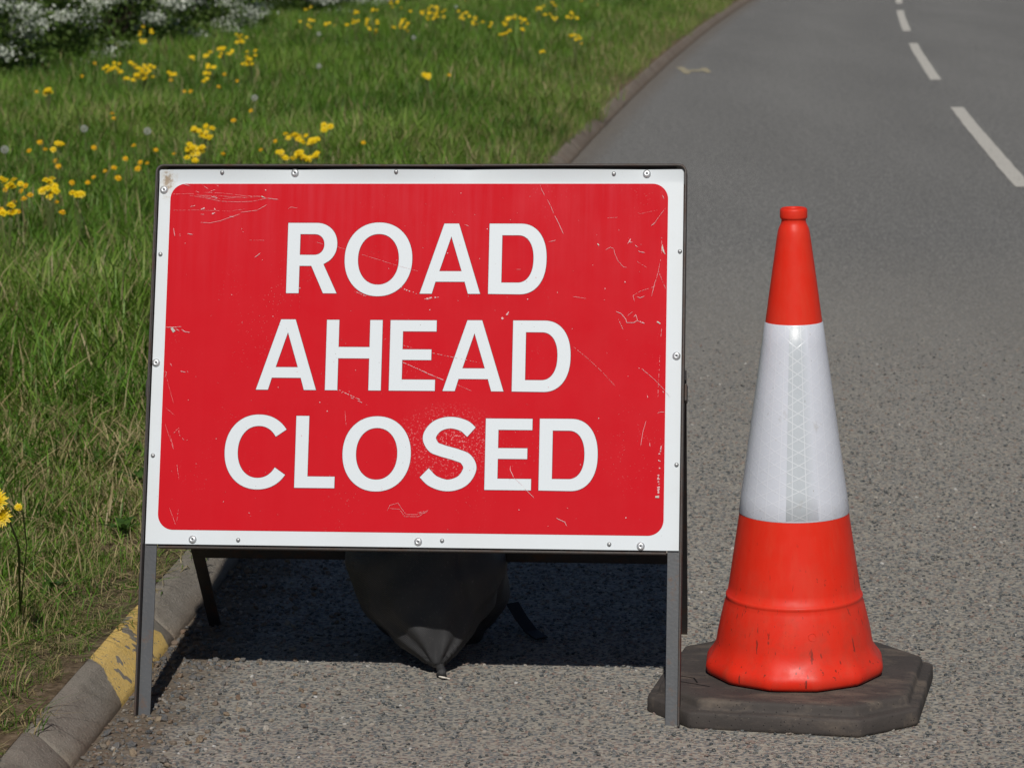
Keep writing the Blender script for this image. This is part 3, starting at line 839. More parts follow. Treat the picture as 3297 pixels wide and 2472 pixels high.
# ------------------------------------------------------------------ the sign
SX, SY, YAW, TILT = -.2141, 5.241, -.1045, .3122
Rv = Vector((math.cos(YAW), math.sin(YAW), 0)); Bv = Vector((-math.sin(YAW), math.cos(YAW), 0))
Uv = Vector((0, 0, math.cos(TILT))) + Bv * math.sin(TILT)
Yv = Uv.cross(Rv)                                   # local +Y points to the sign's back
sign = empty('road_sign')
sm = Matrix((Rv, Yv, Uv)).transposed().to_4x4(); sm.translation = (SX, SY, 0)
sign.matrix_world = sm
tag(sign, 'red and white ROAD AHEAD CLOSED sign on a steel A-frame', 'sign')
LTOP, VB, HW = 1.096, .3362, .5309
RIM_F, RIM_B, TH = -.013, .024, .0042               # rim runs from 13 mm in front of the plate to 24 mm behind

# rim: bent steel strip up one side, over rounded corners and down the other
path = [(-HW, .0), (-HW, .3), (-HW, .7)]
rc = .016
for k in range(9):
    a = math.pi - k * math.pi / 16
    path.append((-HW + rc + rc * math.cos(a), LTOP - rc + rc * math.sin(a)))
path += [(-.25, LTOP), (0, LTOP - .0008), (.25, LTOP)]
for k in range(9):
    a = math.pi / 2 - k * math.pi / 16
    path.append((HW - rc + rc * math.cos(a), LTOP - rc + rc * math.sin(a)))
path += [(HW, .7), (HW, .3), (HW, .0)]
verts = []; faces = []
for i, (u, v) in enumerate(path):
    a = Vector(path[max(i - 1, 0)]); b = Vector(path[min(i + 1, len(path) - 1)])
    t = (b - a).normalized(); nrm = Vector((t.y, -t.x))      # towards the inside
    bv_ = .0008
    sec = [(0, RIM_F + bv_), (bv_, RIM_F), (TH - bv_, RIM_F), (TH, RIM_F + bv_), (TH, RIM_B), (0, RIM_B)]
    for o_, w in sec:
        verts.append((u + nrm.x * o_, w, v + nrm.y * o_))
ns = 6
for i in range(len(path) - 1):
    for k in range(ns):
        k2 = (k + 1) % ns
        faces.append((i * ns + k, (i + 1) * ns + k, (i + 1) * ns + k2, i * ns + k2))
faces.append(tuple(range(ns))); faces.append(tuple(range((len(path) - 1) * ns, len(path) * ns))[::-1])
mesh_obj('frame_rim', verts, faces, M['rim'], sign)
# flange of the angle iron behind the plate (top and sides), and the lower rail
bm = bmesh.new()
box(bm, -HW + .02, HW - .02, .0055, .0095, LTOP - .034, LTOP - TH - .0006)
box(bm, -HW + TH + .0004, -HW + .030, .0055, .0093, VB + .004, LTOP - .037)
box(bm, HW - .030, HW - TH - .0004, .0055, .0093, VB + .004, LTOP - .037)
bm_obj('back_flange', bm, M['dark'], sign)
bm = bmesh.new()
box(bm, -HW + .031, HW - .031, .0052, .030, VB - .0070, VB - .0030, .0008)
box(bm, -HW + .031, HW - .031, .0052, .0092, VB - .0027, VB + .026)
bm_obj('bottom_rail', bm, M['rim'], sign)
for s in (-1, 1):
    bm = bmesh.new()
    x0, x1 = sorted((s * (HW - TH - .0005), s * (HW - .0285)))
    box(bm, x0, x1, .0050, .0092, .0, VB + .003, .0007)
    bm_obj('front_leg', bm, M['leg'], sign)

# plate: thin sheet, its top edge bowed slightly off the frame between the fixings
pl_rivets = [(-250, 1080), (-515, 1046), (452, 1078), (515, 716), (-517, 696), (-430, 346), (17, 347), (451, 344)]
pl_bolts = [(-517, 915), (-397, 1081), (-46, 1082), (387, 1078), (519, 923), (518, 503), (390, 347), (64, 350), (-339, 346), (-516, 511)]
def bow(u, v):
    k = max(0, (v - 1.060) / .026) ** 1.5
    return -k * (.0045 * abs(math.sin((u + .25) * math.pi / .35)) + .0015) if v > 1.06 else 0
PU0, PU1, PV0, PV1 = -.5245, .5245, VB, 1.0862
us = np.linspace(PU0, PU1, 85); vs = np.r_[np.linspace(PV0, 1.058, 12), np.linspace(1.062, PV1, 7)]
verts = []; faces = []
for back in (0, 1):
    for v in vs:
        for u in us: verts.append((u, bow(u, v) + (.003 if back else 0), v))
nu, nv = len(us), len(vs); NB = nu * nv
for j in range(nv - 1):
    for i in range(nu - 1):
        a = j * nu + i
        faces.append((a, a + 1, a + nu + 1, a + nu)); faces.append((NB + a, NB + a + nu, NB + a + nu + 1, NB + a + 1))
for i in range(nu - 1):
    faces.append((i, NB + i, NB + i + 1, i + 1)); b = (nv - 1) * nu + i; faces.append((b, b + 1, NB + b + 1, NB + b))
for j in range(nv - 1):
    a = j * nu; faces.append((a, a + nu, NB + a + nu, NB + a)); b = a + nu - 1; faces.append((b, NB + b, NB + b + nu, b + nu))
plate = mesh_obj('plate', verts, faces, M['plate'], sign)

# flat shapes from outlines (with holes), by way of filled 2D curves
def shape_mesh(name, loops, z, thick, mat, offset=0.0):
    cu = bpy.data.curves.new(name, 'CURVE'); cu.dimensions = '2D'; cu.fill_mode = 'BOTH'; cu.extrude = thick / 2
    for lp in loops:
        sp = cu.splines.new('POLY'); sp.points.add(len(lp) - 1)
        for p, q in zip(sp.points, lp): p.co = (q[0], q[1], 0, 1)
        sp.use_cyclic_u = True
    cu.offset = offset
    ob = bpy.data.objects.new(name, cu); C.objects.link(ob)
    dg = bpy.context.evaluated_depsgraph_get()
    me = bpy.data.meshes.new_from_object(ob.evaluated_get(dg)); me.name = name
    bpy.data.objects.remove(ob); bpy.data.curves.remove(cu)
    # curve XY plane -> plate XZ plane, front towards -Y
    co = np.empty(len(me.vertices) * 3); me.vertices.foreach_get('co', co); co = co.reshape(-1, 3)
    me.vertices.foreach_set('co', np.c_[co[:, 0], -co[:, 2] - z, co[:, 1]].ravel()); me.update()
    me.materials.clear(); me.materials.append(mat)
    return me

def rrect(u0, u1, v0, v1, r, n=12):
    pts = []
    for cx_, cy_, a0 in ((u1 - r, v1 - r, 0), (u0 + r, v1 - r, 90), (u0 + r, v0 + r, 180), (u1 - r, v0 + r, 270)):
        for k in range(n + 1):
            a = R(a0 + 90 * k / n); pts.append((cx_ + r * math.cos(a), cy_ + r * math.sin(a)))
    return pts
face = link(bpy.data.objects.new('red_face', shape_mesh('red_face', [rrect(-.5012, .4945, .3645, 1.0582, .031)], .0004, .0006, M['red'])), plate)

def ell(cx_, cy_, rx, ry, a0=0, a1=360, n=64, p=2.12):
    out = []
    for k in range(n + 1):
        a = R(a0 + (a1 - a0) * k / n); c, s = math.cos(a), math.sin(a)
        out.append((cx_ + rx * math.copysign(abs(c) ** (2 / p), c), cy_ + ry * math.copysign(abs(s) ** (2 / p), s)))
    return out
def gA(x): return [[(x, 837), (x + 46, 977.5), (x + 75, 977.5), (x + 120, 837), (x + 96, 837), (x + 89, 861), (x + 31, 861), (x + 24, 837)], [(x + 60.5, 952), (x + 38, 882), (x + 82.5, 882)]]
def gD(x): return [[(x, 837), (x, 977.5)] + ell(x + 61, 907, 53, 70.5, 90, -90, 40, 2.25) , [(x + 25.5, 954.5)] + ell(x + 57, 907, 31.5, 47.5, 90, -90, 40, 2.25) + [(x + 25.5, 859.5)]]
def gO(x): return [ell(x + 67.5, 905.5, 67.5, 74)[:-1], ell(x + 67.5, 905.5, 41, 51)[:-1]]
def gR(x): return [[(x, 837), (x, 978.5)] + ell(x + 57, 936, 42.5, 42.5, 90, -52, 30, 2.1) + [(x + 73, 895.5), (x + 101, 837), (x + 74, 837), (x + 49, 892), (x + 25, 892), (x + 25, 837)], [(x + 25, 956)] + ell(x + 54, 935, 20, 21, 90, -90, 24, 2.1) + [(x + 25, 914)]]
def gH(x): return [[(x, 837), (x, 977), (x + 24.5, 977), (x + 24.5, 923), (x + 86.5, 923), (x + 86.5, 977), (x + 111, 977), (x + 111, 837), (x + 86.5, 837), (x + 86.5, 900.5), (x + 24.5, 900.5), (x + 24.5, 837)]]
def gE(x): return [[(x, 837), (x, 977), (x + 91.5, 977), (x + 91.5, 955), (x + 25, 955), (x + 25, 919), (x + 82.5, 919), (x + 82.5, 898), (x + 25, 898), (x + 25, 859), (x + 91, 859), (x + 91, 837)]]
def gL(x): return [[(x, 837), (x, 979), (x + 25.5, 979), (x + 25.5, 859.5), (x + 79.5, 859.5), (x + 79.5, 837)]]
def gC(x): return [ell(x + 67, 907, 67, 74, 36, 324, 70) + ell(x + 67, 907, 41, 51.5, 325, 35, 70)]
def gS(x):
    cp = [(116.5, 563), (101, 575.5), (74, 581.3), (48, 573.5), (34, 553), (42, 534), (58, 526.5), (74.5, 521.8), (91, 517), (107, 509.5), (115, 491), (101, 467.5), (73, 457.8), (44, 465.5), (25.5, 482)]
    P = [Vector((a - 15, b + 387)) for a, b in cp]
    P = [P[0] * 2 - P[1]] + P + [P[-1] * 2 - P[-2]]
    pts = []
    for i in range(1, len(P) - 2):
        for k in range(8):
            t = k / 8; p0, p1, p2, p3 = P[i - 1:i + 3]
            pts.append(.5 * ((2 * p1) + (p2 - p0) * t + (2 * p0 - 5 * p1 + 4 * p2 - p3) * t * t + (3 * p1 - p0 - 3 * p2 + p3) * t ** 3))
    pts.append(P[-2])
    Lf, Rt = [], []
    for i, p in enumerate(pts):
        d = (pts[min(i + 1, len(pts) - 1)] - pts[max(i - 1, 0)]).normalized(); nn = Vector((-d.y, d.x))
        w = 11.2 + 1.7 * abs(d.y)
        Lf.append(p + nn * w); Rt.append(p - nn * w)
    return [[(x + q.x, q.y) for q in Lf + Rt[::-1]]]
rows = [(0, [(gR, -260, 'R'), (gO, -144.5, 'O'), (gA, 7, 'A'), (gD, 143, 'D')]),
        (-193.3, [(gA, -314, 'A'), (gH, -176, 'H'), (gE, -49, 'E'), (gA, 57.5, 'A'), (gD, 194, 'D')]),
        (-387, [(gC, -372, 'C'), (gL, -231, 'L'), (gO, -137, 'O'), (gS, 15, 'S'), (gE, 144.5, 'E'), (gD, 250.5, 'D')])]
outl = []
for dv, row in rows:
    for fn, x, ch in row:
        loops = [[(a / 1000, (b + dv) / 1000) for a, b in lp] for lp in fn(x)]
        o = link(bpy.data.objects.new('letter', shape_mesh('letter', loops, .0013, .0004, M['letter'])), plate)
        o['label'] = 'white capital letter ' + ch
        me = shape_mesh('print_edge', loops, .0009, .0003, M['edge'], .0009); outl.append(me)
bm = bmesh.new()
for me in outl: bm.from_mesh(me); bpy.data.meshes.remove(me)
bm_obj('print_edge', bm, M['edge'], plate)

# fixings
def dome(name, r, h, mat, holed):
    bm = bmesh.new(); n = 20; rings = [(r, 0), (r * .98, h * .35), (r * .82, h * .8), (r * .5, h), (r * .24, h * 1.0), (r * .16, h * .55 if holed else h * 1.02)]
    prev = None
    for rr, hh in rings:
        vsr = [bm.verts.new((rr * math.cos(2 * math.pi * k / n), -hh, rr * math.sin(2 * math.pi * k / n))) for k in range(n)]
        if prev:
            for k in range(n): bm.faces.new((prev[k], prev[(k + 1) % n], vsr[(k + 1) % n], vsr[k]))
        prev = vsr
    f = bm.faces.new(prev)
    bmesh.ops.recalc_face_normals(bm, faces=bm.faces)
    me = bpy.data.meshes.new(name); bm.to_mesh(me); bm.free(); me.materials.append(mat)
    if holed:
        me.materials.append(M['hole']); me.polygons[len(me.polygons) - 1].material_index = 1
    me.polygons.foreach_set('use_smooth', [True] * len(me.polygons))
    return me
rv_me = dome('rivet', .0082, .0042, M['rivet'], True); bt_me = dome('bolt', .0043, .0040, M['bolt'], False)
for lst, me, nm in ((pl_rivets, rv_me, 'rivet'), (pl_bolts, bt_me, 'bolt')):
    for u, v in lst:
        u, v = u / 1000, v / 1000
        o = bpy.data.objects.new(nm, me); o.location = (u, bow(u, v), v)
        o.rotation_euler = (random.uniform(-.06, .06), random.uniform(0, 6), random.uniform(-.06, .06)); link(o, plate)

# scratches and chips through the red film
def scratch_mesh():
    rr = random.Random(3); V = []; F = []; mi = []
    for w, gap, pts in SCRATCH:
        P = [Vector(p) / 1000 for p in pts]; w = w / 1000 * (.58 if w < 3 else .8)
        # resample
        seg = max(.0015, w * .8); S = [P[0]]
        for a, b in zip(P, P[1:]):
            k = max(1, int((b - a).length / seg))
            S += [a + (b - a) * (i + 1) / k for i in range(k)]
        S = [p + Vector((rr.gauss(0, 1), rr.gauss(0, 1))) * w * .16 for p in S]
        run = gap > 0
        for i in range(len(S) - 1):
            if gap and rr.random() < gap: continue
            d = (S[i + 1] - S[i])
            if d.length < 1e-6: continue
            d.normalize(); nn = Vector((-d.y, d.x))
            e = min(i, len(S) - 2 - i); tp = .45 + .55 * min(1, e / 2)
            wa, wb = w * .5 * tp * rr.uniform(.6, 1.25), w * .5 * tp * rr.uniform(.6, 1.25)
            j = len(V); q = [S[i] - nn * wa, S[i + 1] - nn * wb, S[i + 1] + nn * wb, S[i] + nn * wa]
            V += [(p.x, -.00205 - (j % 7) * .00002, p.y) for p in q]; F.append((j, j + 1, j + 2, j + 3)); mi.append(1 if w > .0031 and gap < .2 else 0)
    for _ in range(150):        # stray chips
        u, v = rr.uniform(-.49, .485), rr.uniform(.37, 1.05)
        r_ = .0004 + .0011 * rr.random() ** 3; a0 = rr.uniform(0, 6); j = len(V)
        for k in range(5):
            a = a0 + k * 1.2566; q = r_ * rr.uniform(.5, 1.3); V.append((u + q * math.cos(a), -.00208, v + q * math.sin(a)))
        F.append(tuple(range(j, j + 5))); mi.append(0)
    o = mesh_obj('scratch_marks', V, F, M['scratch'], plate)
    o.data.materials.append(M['greychip']); o.data.polygons.foreach_set('material_index', mi)
    return o
scratch_mesh()

# rear prop: two legs hinged to the frame, joined by a cross bar
inv = sm.inverted()
def world_pt(u, back, z): return Vector((SX, SY, 0)) + Rv * u + Bv * back + Vector((0, 0, z))
def bar(name, a, b, w, d, side, mat):
    """angle-iron between world points a and b, flange widths w (across) and d (deep)"""
    a, b = Vector(a), Vector(b); t = (b - a).normalized()
    xs = (Rv - t * Rv.dot(t)).normalized(); ysv = t.cross(xs)
    if ysv.dot(Bv) < 0: ysv = -ysv
    th = .004; bm = bmesh.new()
    sec = [(0, 0), (-side * w, 0), (-side * w, th), (-side * th, th), (-side * th, d), (0, d)]
    rings = []
    for p in (a, b):
        rings.append([bm.verts.new(inv @ (p + xs * q[0] + ysv * q[1])) for q in sec])
    for k in range(6):
        bm.faces.new((rings[0][k], rings[0][(k + 1) % 6], rings[1][(k + 1) % 6], rings[1][k]))
    bm.faces.new(rings[0][:]); bm.faces.new(rings[1][::-1])
    bmesh.ops.recalc_face_normals(bm, faces=bm.faces)
    return bm_obj(name, bm, mat, sign)
HZ, HB, FB = .615, .2035, .685
for s in (-1, 1):
    up_ = world_pt(s * .534, HB + .012, HZ + .02); ft = world_pt(s * (.528 if s < 0 else .517), FB, 0)
    bar('rear_leg', up_, ft, .026, .026, s, M['dark'])
    bm = bmesh.new()
    x0, x1 = sorted((s * (HW + .0006), s * (HW + .0055)))
    box(bm, x0, x1, .0, .042, .628, .662, .0015)
    bm_obj('hinge_bracket', bm, M['rim'], sign)
zb = .190; bb = HB + (FB - HB) * (1 - zb / HZ)
a = world_pt(-.524, bb + .006, zb + .014); b = world_pt(.524, bb + .006, zb + .014)
bm = bmesh.new()
la, lb = inv @ a, inv @ b
zc = zb
for dz, hh, d0, d1 in ((0, .028, .0, .004), (.0, .004, .0045, .027)):
    vsx = box(bm, -.5, .5, d0, d1, dz, dz + hh)
    for v in vsx:
        wpos = world_pt(v.co.x * 1.026, bb - (v.co.z / HZ) * (FB - HB) * 1.0 + v.co.y, zc + v.co.z)
        v.co = inv @ wpos
bm_obj('rear_crossbar', bm, M['dark'], sign)

# ------------------------------------------------------------------ sandbag
def build_sack():
    bm = bmesh.new()
    tip = Vector((-.156, 5.562, .017)); ctr = Vector((-.186, 5.735, .225)); top = Vector((-.175, 5.80, .46))
    ax1 = (ctr - tip)
    secs = [(0, .008), (.05, .020), (.12, .040), (.30, .088), (.52, .132), (.75, .158), (1.0, .170)]
    rings = []
    def ring(c, d, rx, rz, n=40):
        d = d.normalized(); a = Vector((1, 0, 0)); a = (a - d * a.dot(d)).normalized(); b = d.cross(a)
        return [bm.verts.new(c + a * math.cos(2 * math.pi * k / n) * rx + b * math.sin(2 * math.pi * k / n) * rz) for k in range(n)]
    for t, r_ in secs: rings.append(ring(tip + ax1 * t, ax1, r_, r_ * .92))
    d2 = top - ctr
    for t, r_ in ((.25, .172), (.5, .165), (.75, .14), (.93, .09), (1.0, .02)):
        rings.append(ring(ctr + d2 * t, ax1.lerp(d2, t), r_, r_ * .85))
    for a, b in zip(rings, rings[1:]):
        for k in range(40): bm.faces.new((a[k], a[(k + 1) % 40], b[(k + 1) % 40], b[k]))
    bm.faces.new(rings[0][::-1]); bm.faces.new(rings[-1])
    # slumped rear corner of the bag on the right
    for (cxx, cyy, czz, rx, ry, rz) in ((-.108, 5.83, .165, .098, .11, .175), (-.20, 5.86, .12, .13, .10, .13)):
        q = bmesh.ops.create_uvsphere(bm, u_segments=24, v_segments=16, radius=1)['verts']
        for v in q: v.co = Vector((cxx + v.co.x * rx, cyy + v.co.y * ry, czz + v.co.z * rz))
    bmesh.ops.recalc_face_normals(bm, faces=bm.faces)
    me = bpy.data.meshes.new('sack_src'); bm.to_mesh(me); bm.free()
    ob = bpy.data.objects.new('sack_src', me); C.objects.link(ob)
    rm = ob.modifiers.new('r', 'REMESH'); rm.mode = 'VOXEL'; rm.voxel_size = .0065
    sm_ = ob.modifiers.new('s', 'SMOOTH'); sm_.iterations = 7; sm_.factor = .5
    dg = bpy.context.evaluated_depsgraph_get()
    me2 = bpy.data.meshes.new_from_object(ob.evaluated_get(dg)); bpy.data.objects.remove(ob)
    n = len(me2.vertices); co = np.empty(n * 3); me2.vertices.foreach_get('co', co); co = co.reshape(-1, 3)
    nr = np.empty(n * 3); me2.vertices.foreach_get('normal', nr); nr = nr.reshape(-1, 3)
    t = co - np.array(tip); L = np.linalg.norm(t, axis=1); ang = np.arctan2(t[:, 2] - .9 * t[:, 1], t[:, 0])
    f = np.clip(L / .22, 0, 1)
    disp = .0048 * np.sin(ang * 9 + 14 * L + 1.5 * np.sin(31 * L)) * (1 - f * .5) * np.clip(L / .03, 0, 1) + .004 * np.sin(38 * co[:, 0] + 21 * co[:, 2]) * f + .0034 * np.sin(61 * co[:, 2] - 33 * co[:, 0] + 2 + 2 * np.sin(17 * co[:, 0])) * f - .006 * np.exp(-((co[:, 0] + .10 + .25 * (co[:, 2] - .2)) / .012) ** 2) * f
    co += nr * disp[:, None]
    co[:, 2] = np.where(co[:, 2] < .004, .003 + (co[:, 2] - .004) * .02, co[:, 2])
    co[:, 2] = np.maximum(co[:, 2], .0025)
    o0 = np.array([-.18, 5.74, 0]); me2.vertices.foreach_set('co', (co - o0).ravel()); me2.update()
    me2.materials.clear(); me2.materials.append(M['sack']); me2.polygons.foreach_set('use_smooth', [True] * len(me2.polygons)); me2.name = 'bag'
    root = empty('sandbag', tuple(o0)); tag(root, 'black woven sandbag slumped under the sign with its corner towards the camera', 'sandbag')
    link(bpy.data.objects.new('bag', me2), root)
    # gathered, tied tip and its string
    tl = tip - Vector(o0)
    v, f_ = tube_geom([tl + Vector((0, .012, .006)), tl + Vector((.003, .002, .001)), tl + Vector((.007, -.012, -.005)), tl + Vector((.006, -.022, -.010))], [.012, .0085, .009, .011], 10)
    mesh_obj('tied_neck', v, f_, M['sack'], root, True)
    pts = []
    for k in range(26):
        a = k / 25 * 4 * math.pi
        pts.append(tl + Vector((.006 + .007 * math.cos(a) + .010 * k / 25, -.026 - .004 * math.sin(a) - .012 * k / 25, -.0135 + .0035 * math.sin(a * .5 + .4) ** 2)))
    v, f_ = tube_geom(pts, .0014, 6); mesh_obj('tie_string', v, f_, M['string'], root, True)
    a = [(-.004, 5.935, .055), (.014, 5.90, .032), (.036, 5.865, .010), (.058, 5.825, .0055)]
    V = []; F = []
    for k, p in enumerate(a):
        p = Vector(p) - Vector(o0)
        for dx, dz in ((-.016, 0), (.016, 0), (.016, .003), (-.016, .003)): V.append(p + Vector((dx * .8, dx * .55, dz)))
    for k in range(len(a) - 1):
        for q in range(4): F.append((4 * k + q, 4 * k + (q + 1) % 4, 4 * k + 4 + (q + 1) % 4, 4 * k + 4 + q))
    F += [(0, 1, 2, 3), (15, 14, 13, 12)]
    mesh_obj('strap', V, F, M['strap'], root)
build_sack()

# ------------------------------------------------------------------ traffic cone
cone = empty('traffic_cone', (.553, 5.385, 0)); cone.rotation_euler = (0, R(-.45), 0)
tag(cone, 'orange red traffic cone with white reflective sleeve on black rubber base', 'traffic cone')
def lathe(name, prof_, mat, n=72, shape=None, parent=cone, suv=False, a0=0, a1=2 * math.pi):
    V = []; F = []; full = abs(a1 - a0 - 2 * math.pi) < 1e-6; cnt = n if full else n + 1
    UV = []
    for r_, z in prof_:
        for k in range(cnt):
            a = a0 + (a1 - a0) * k / n
            rr = r_ * (shape(a, z, r_) if shape else 1)
            V.append((rr * math.cos(a), rr * math.sin(a), z)); UV += [a * .082, z, 0]
    for j in range(len(prof_) - 1):
        for k in range(n if full else n):
            k2 = (k + 1) % cnt
            F.append((j * cnt + k, j * cnt + k2, (j + 1) * cnt + k2, (j + 1) * cnt + k))
    o = mesh_obj(name, V, F, mat, parent, True)
    if suv:
        at = o.data.attributes.new('suv', 'FLOAT_VECTOR', 'POINT'); at.data.foreach_set('vector', UV)
    return o
BT = .056
def poly12(a, z, r_):
    k = np.clip((r_ - .150) / .018, 0, 1)
    ph = (a + .10 + math.pi / 12) % (math.pi / 6) - math.pi / 12
    pol = math.cos(math.pi / 12) / math.cos(ph)
    return 1 + k * (pol - .985) * .95
lower = [(.150, BT - .004), (.166, BT), (.1725, BT + .003), (.1757, BT + .009), (.1765, BT + .017), (.1750, BT + .024), (.1706, BT + .031), (.1645, BT + .039), (.1592, BT + .048), (.1552, BT + .057), (.1526, BT + .066), (.1510, BT + .077), (.1440, .165), (.1365, .196), (.1335, .2035), (.1338, .2055), (.1345, .2075), (.1345, .2100), (.1335, .2120), (.1325, .2133), (.1312, .2140), (.128, .232), (.1175, .302), (.1068, .375), (.095, .46), (.0692, .65), (.0550, .750), (.0470, .81), (.0325, .914), (.0308, .925), (.0285, .933), (.0255, .939), (.0240, .943), (.0236, .948), (.0242, .950), (.0258, .951), (.0264, .954), (.0264, .966), (.0255, .969), (.0225, .9715), (.0195, .9715), (.0180, .969), (.0178, .955), (.0185, .90)]
lathe('cone_body', lower, M['cone'], 84, poly12)
rs = lambda z: .1068 + (.375 - z) / (.750 - .375) * (.1068 - .0550)
lathe('reflective_sleeve', [(rs(z) + .0012 * (0 if i in (0, 9) else 1) + .0002, z) for i, z in enumerate([.3745, .3765] + list(np.linspace(.41, .71, 6)) + [.7485, .7505])], M['sleeve'], 84, suv=True)
lathe('seam_reflection_band', [(rs(z) + .0023 * (0 if i in (0, 7) else 1) + .0004, z) for i, z in enumerate([.377, .379] + list(np.linspace(.43, .69, 4)) + [.746, .748])], M['reflection_band'], 14, suv=True, a0=R(-104), a1=R(-70))  # raised strip from the seam; its grey is the sheeting's dim reflection, painted in
# moulded mark and small raised ring on the skirt
ring_m = []
for rad, aa, zz in ((.0075, R(-82), .158),):
    pts = []
    for k in range(25):
        t = 2 * math.pi * k / 24; a_ = aa + rad * math.cos(t) / .145
        z_ = zz + rad * math.sin(t); rr_ = .1505 - (z_ - .131) * .19
        pts.append((rr_ * math.cos(a_), rr_ * math.sin(a_), z_))
    v, f_ = tube_geom(pts, .0009, 6); mesh_obj('moulded_ring', v, f_, M['cone'], cone, True)

def octa(w, ch):
    h = w / 2
    return [(-h + ch, -h), (h - ch, -h), (h, -h + ch), (h, h - ch), (h - ch, h), (-h + ch, h), (-h, h - ch), (-h, -h + ch)]
def base_mesh():
    V = []; F = []
    KW = .94
    lev = [(.552, .098, .0), (.558, .100, .003), (.560, .100, .008), (.559, .100, .029), (.556, .0995, .0325), (.548, .099, .0345), (.530, .098, .0348), (.522, .0975, .036), (.518, .097, .039), (.515, .0965, .047), (.511, .096, .0515), (.502, .095, .0538), (.46, .09, .0545), (.30, .07, BT - .0012), (.1, .02, BT - .0012)]
    m_ = []
    for w, ch, z in lev:
        p = octa(w * KW, ch); ring = []
        for i in range(8):
            a, b = Vector(p[i]), Vector(p[(i + 1) % 8])
            for k in (0, .02, .045, .08, .3, .5, .7, .92, .955, .98):
                # round the corners a little
                q = a + (b - a) * k
                ring.append(q)
        for _ in range(2):
            ring = [ring[i] * .5 + (ring[i - 1] + ring[(i + 1) % len(ring)]) * .25 for i in range(len(ring))]
        for q in ring:
            V.append((q.x, q.y, z))
    n = 80
    for j in range(len(lev) - 1):
        for k in range(n): F.append((j * n + k, j * n + (k + 1) % n, (j + 1) * n + (k + 1) % n, (j + 1) * n + k))
    F.append(tuple(range(n))[::-1]); F.append(tuple(range((len(lev) - 1) * n, len(lev) * n)))
    o = mesh_obj('rubber_base', V, F, M['rubber'], cone, True)
    o.rotation_euler = (0, 0, R(-13.5)); o.location = (-.003, .004, 0)
    return o
base_mesh()
# moulded grooves in the base's upper face
def groove(x0, y0, x1, y1):
    bm = bmesh.new(); d = Vector((x1 - x0, y1 - y0, 0)); t = d.normalized(); nn = Vector((-t.y, t.x, 0)) * .0016
    a, b = Vector((x0, y0, .0551)), Vector((x1, y1, .0551))
    vs_ = [bm.verts.new(q) for q in (a - nn, b - nn, b + nn, a + nn)]
    bm.faces.new(vs_)
    o = bm_obj('moulded_groove', bm, M['hole'], cone); o.rotation_euler = (0, 0, R(-13.5)); o.location = (.006, .002, 0)
for g in ((-.225, -.085, -.190, -.098), (-.190, -.098, -.178, -.130), (-.235, -.118, -.15, -.152)): groove(*g)

# ------------------------------------------------------------------ flowers in the verge
def head_mesh(name, mat, r_, n1, rows_, seed):
    rr = random.Random(seed); V = []; F = []; bc = []
    for row in range(rows_):
        rad = r_ * (1 - min(.27, 1.0 / rows_ * .8) * row); el = .10 + (1.26 / rows_) * row; m_ = int(n1 * (1 - .2 * row))
        for k in range(m_):
            a = 2 * math.pi * (k + .5 * row) / m_ + rr.uniform(-.1, .1); L = rad * rr.uniform(.85, 1.08); w = 2.1 * rad / m_ * 1.9
            ca, sa = math.cos(a), math.sin(a); e = el + rr.uniform(-.1, .1); j = len(V)
            for t, ww in ((.06, .35), (.6, 1), (1.0, .75)):
                z = L * t * math.sin(e) - .14 * L * t * t
                for s in (-1, 1): V.append((ca * L * t * math.cos(e) - s * sa * w * ww * .5, sa * L * t * math.cos(e) + s * ca * w * ww * .5, z + .001 * row))
                bc += [rr.random() * .5 + (.5 if t < .3 else 0)] * 2
            F += [(j, j + 1, j + 3, j + 2), (j + 2, j + 3, j + 5, j + 4)]
    # green cup below
    j = len(V)
    for k in range(6):
        a = k * math.pi / 3; V.append((.28 * r_ * math.cos(a), .28 * r_ * math.sin(a), -.0005)); bc.append(.2)
    V.append((0, 0, -.4 * r_)); bc.append(.2)
    nf = len(F)
    for k in range(6): F.append((j + (k + 1) % 6, j + k, j + 6))
    me = bpy.data.meshes.new(name); me.from_pydata(V, [], F)
    at = me.attributes.new('bc', 'FLOAT', 'POINT'); at.data.foreach_set('value', bc)
    me.materials.append(mat); me.materials.append(M['stem'])
    me.polygons.foreach_set('material_index', [0] * nf + [1] * 6)
    return me
HEADS = [head_mesh('flower_head', M['petal'], .0165, 14, 3, k) for k in range(4)]
SMALL = [head_mesh('flower_head', M['petal_orange'], .0135, 9, 2, 20 + k) for k in range(3)]
BIG = head_mesh('flower_head', M['petal'], .025, 46, 6, 77)

def add_stems(root, stems, mat):
    V = []; F = []
    for pts, r0, r1 in stems:
        v, f = tube_geom(pts, np.linspace(r0, r1, len(pts)), 5); o_ = len(V)
        V += v; F += [tuple(i + o_ for i in q) for q in f]
    o = mesh_obj('stem', V, F, mat, root, True)
    at = o.data.attributes.new('bc', 'FLOAT', 'POINT'); at.data.foreach_set('value', [.4] * len(V))
    return o

def zone_of(x, y):
    if y > 24: return 'near the far bend' if x > -1.0 else 'in front of the blossoming hedge'
    if y > 17: return 'in the middle of the verge'
    return 'just behind the sign' if x > -1.75 else 'at the left edge of the verge'

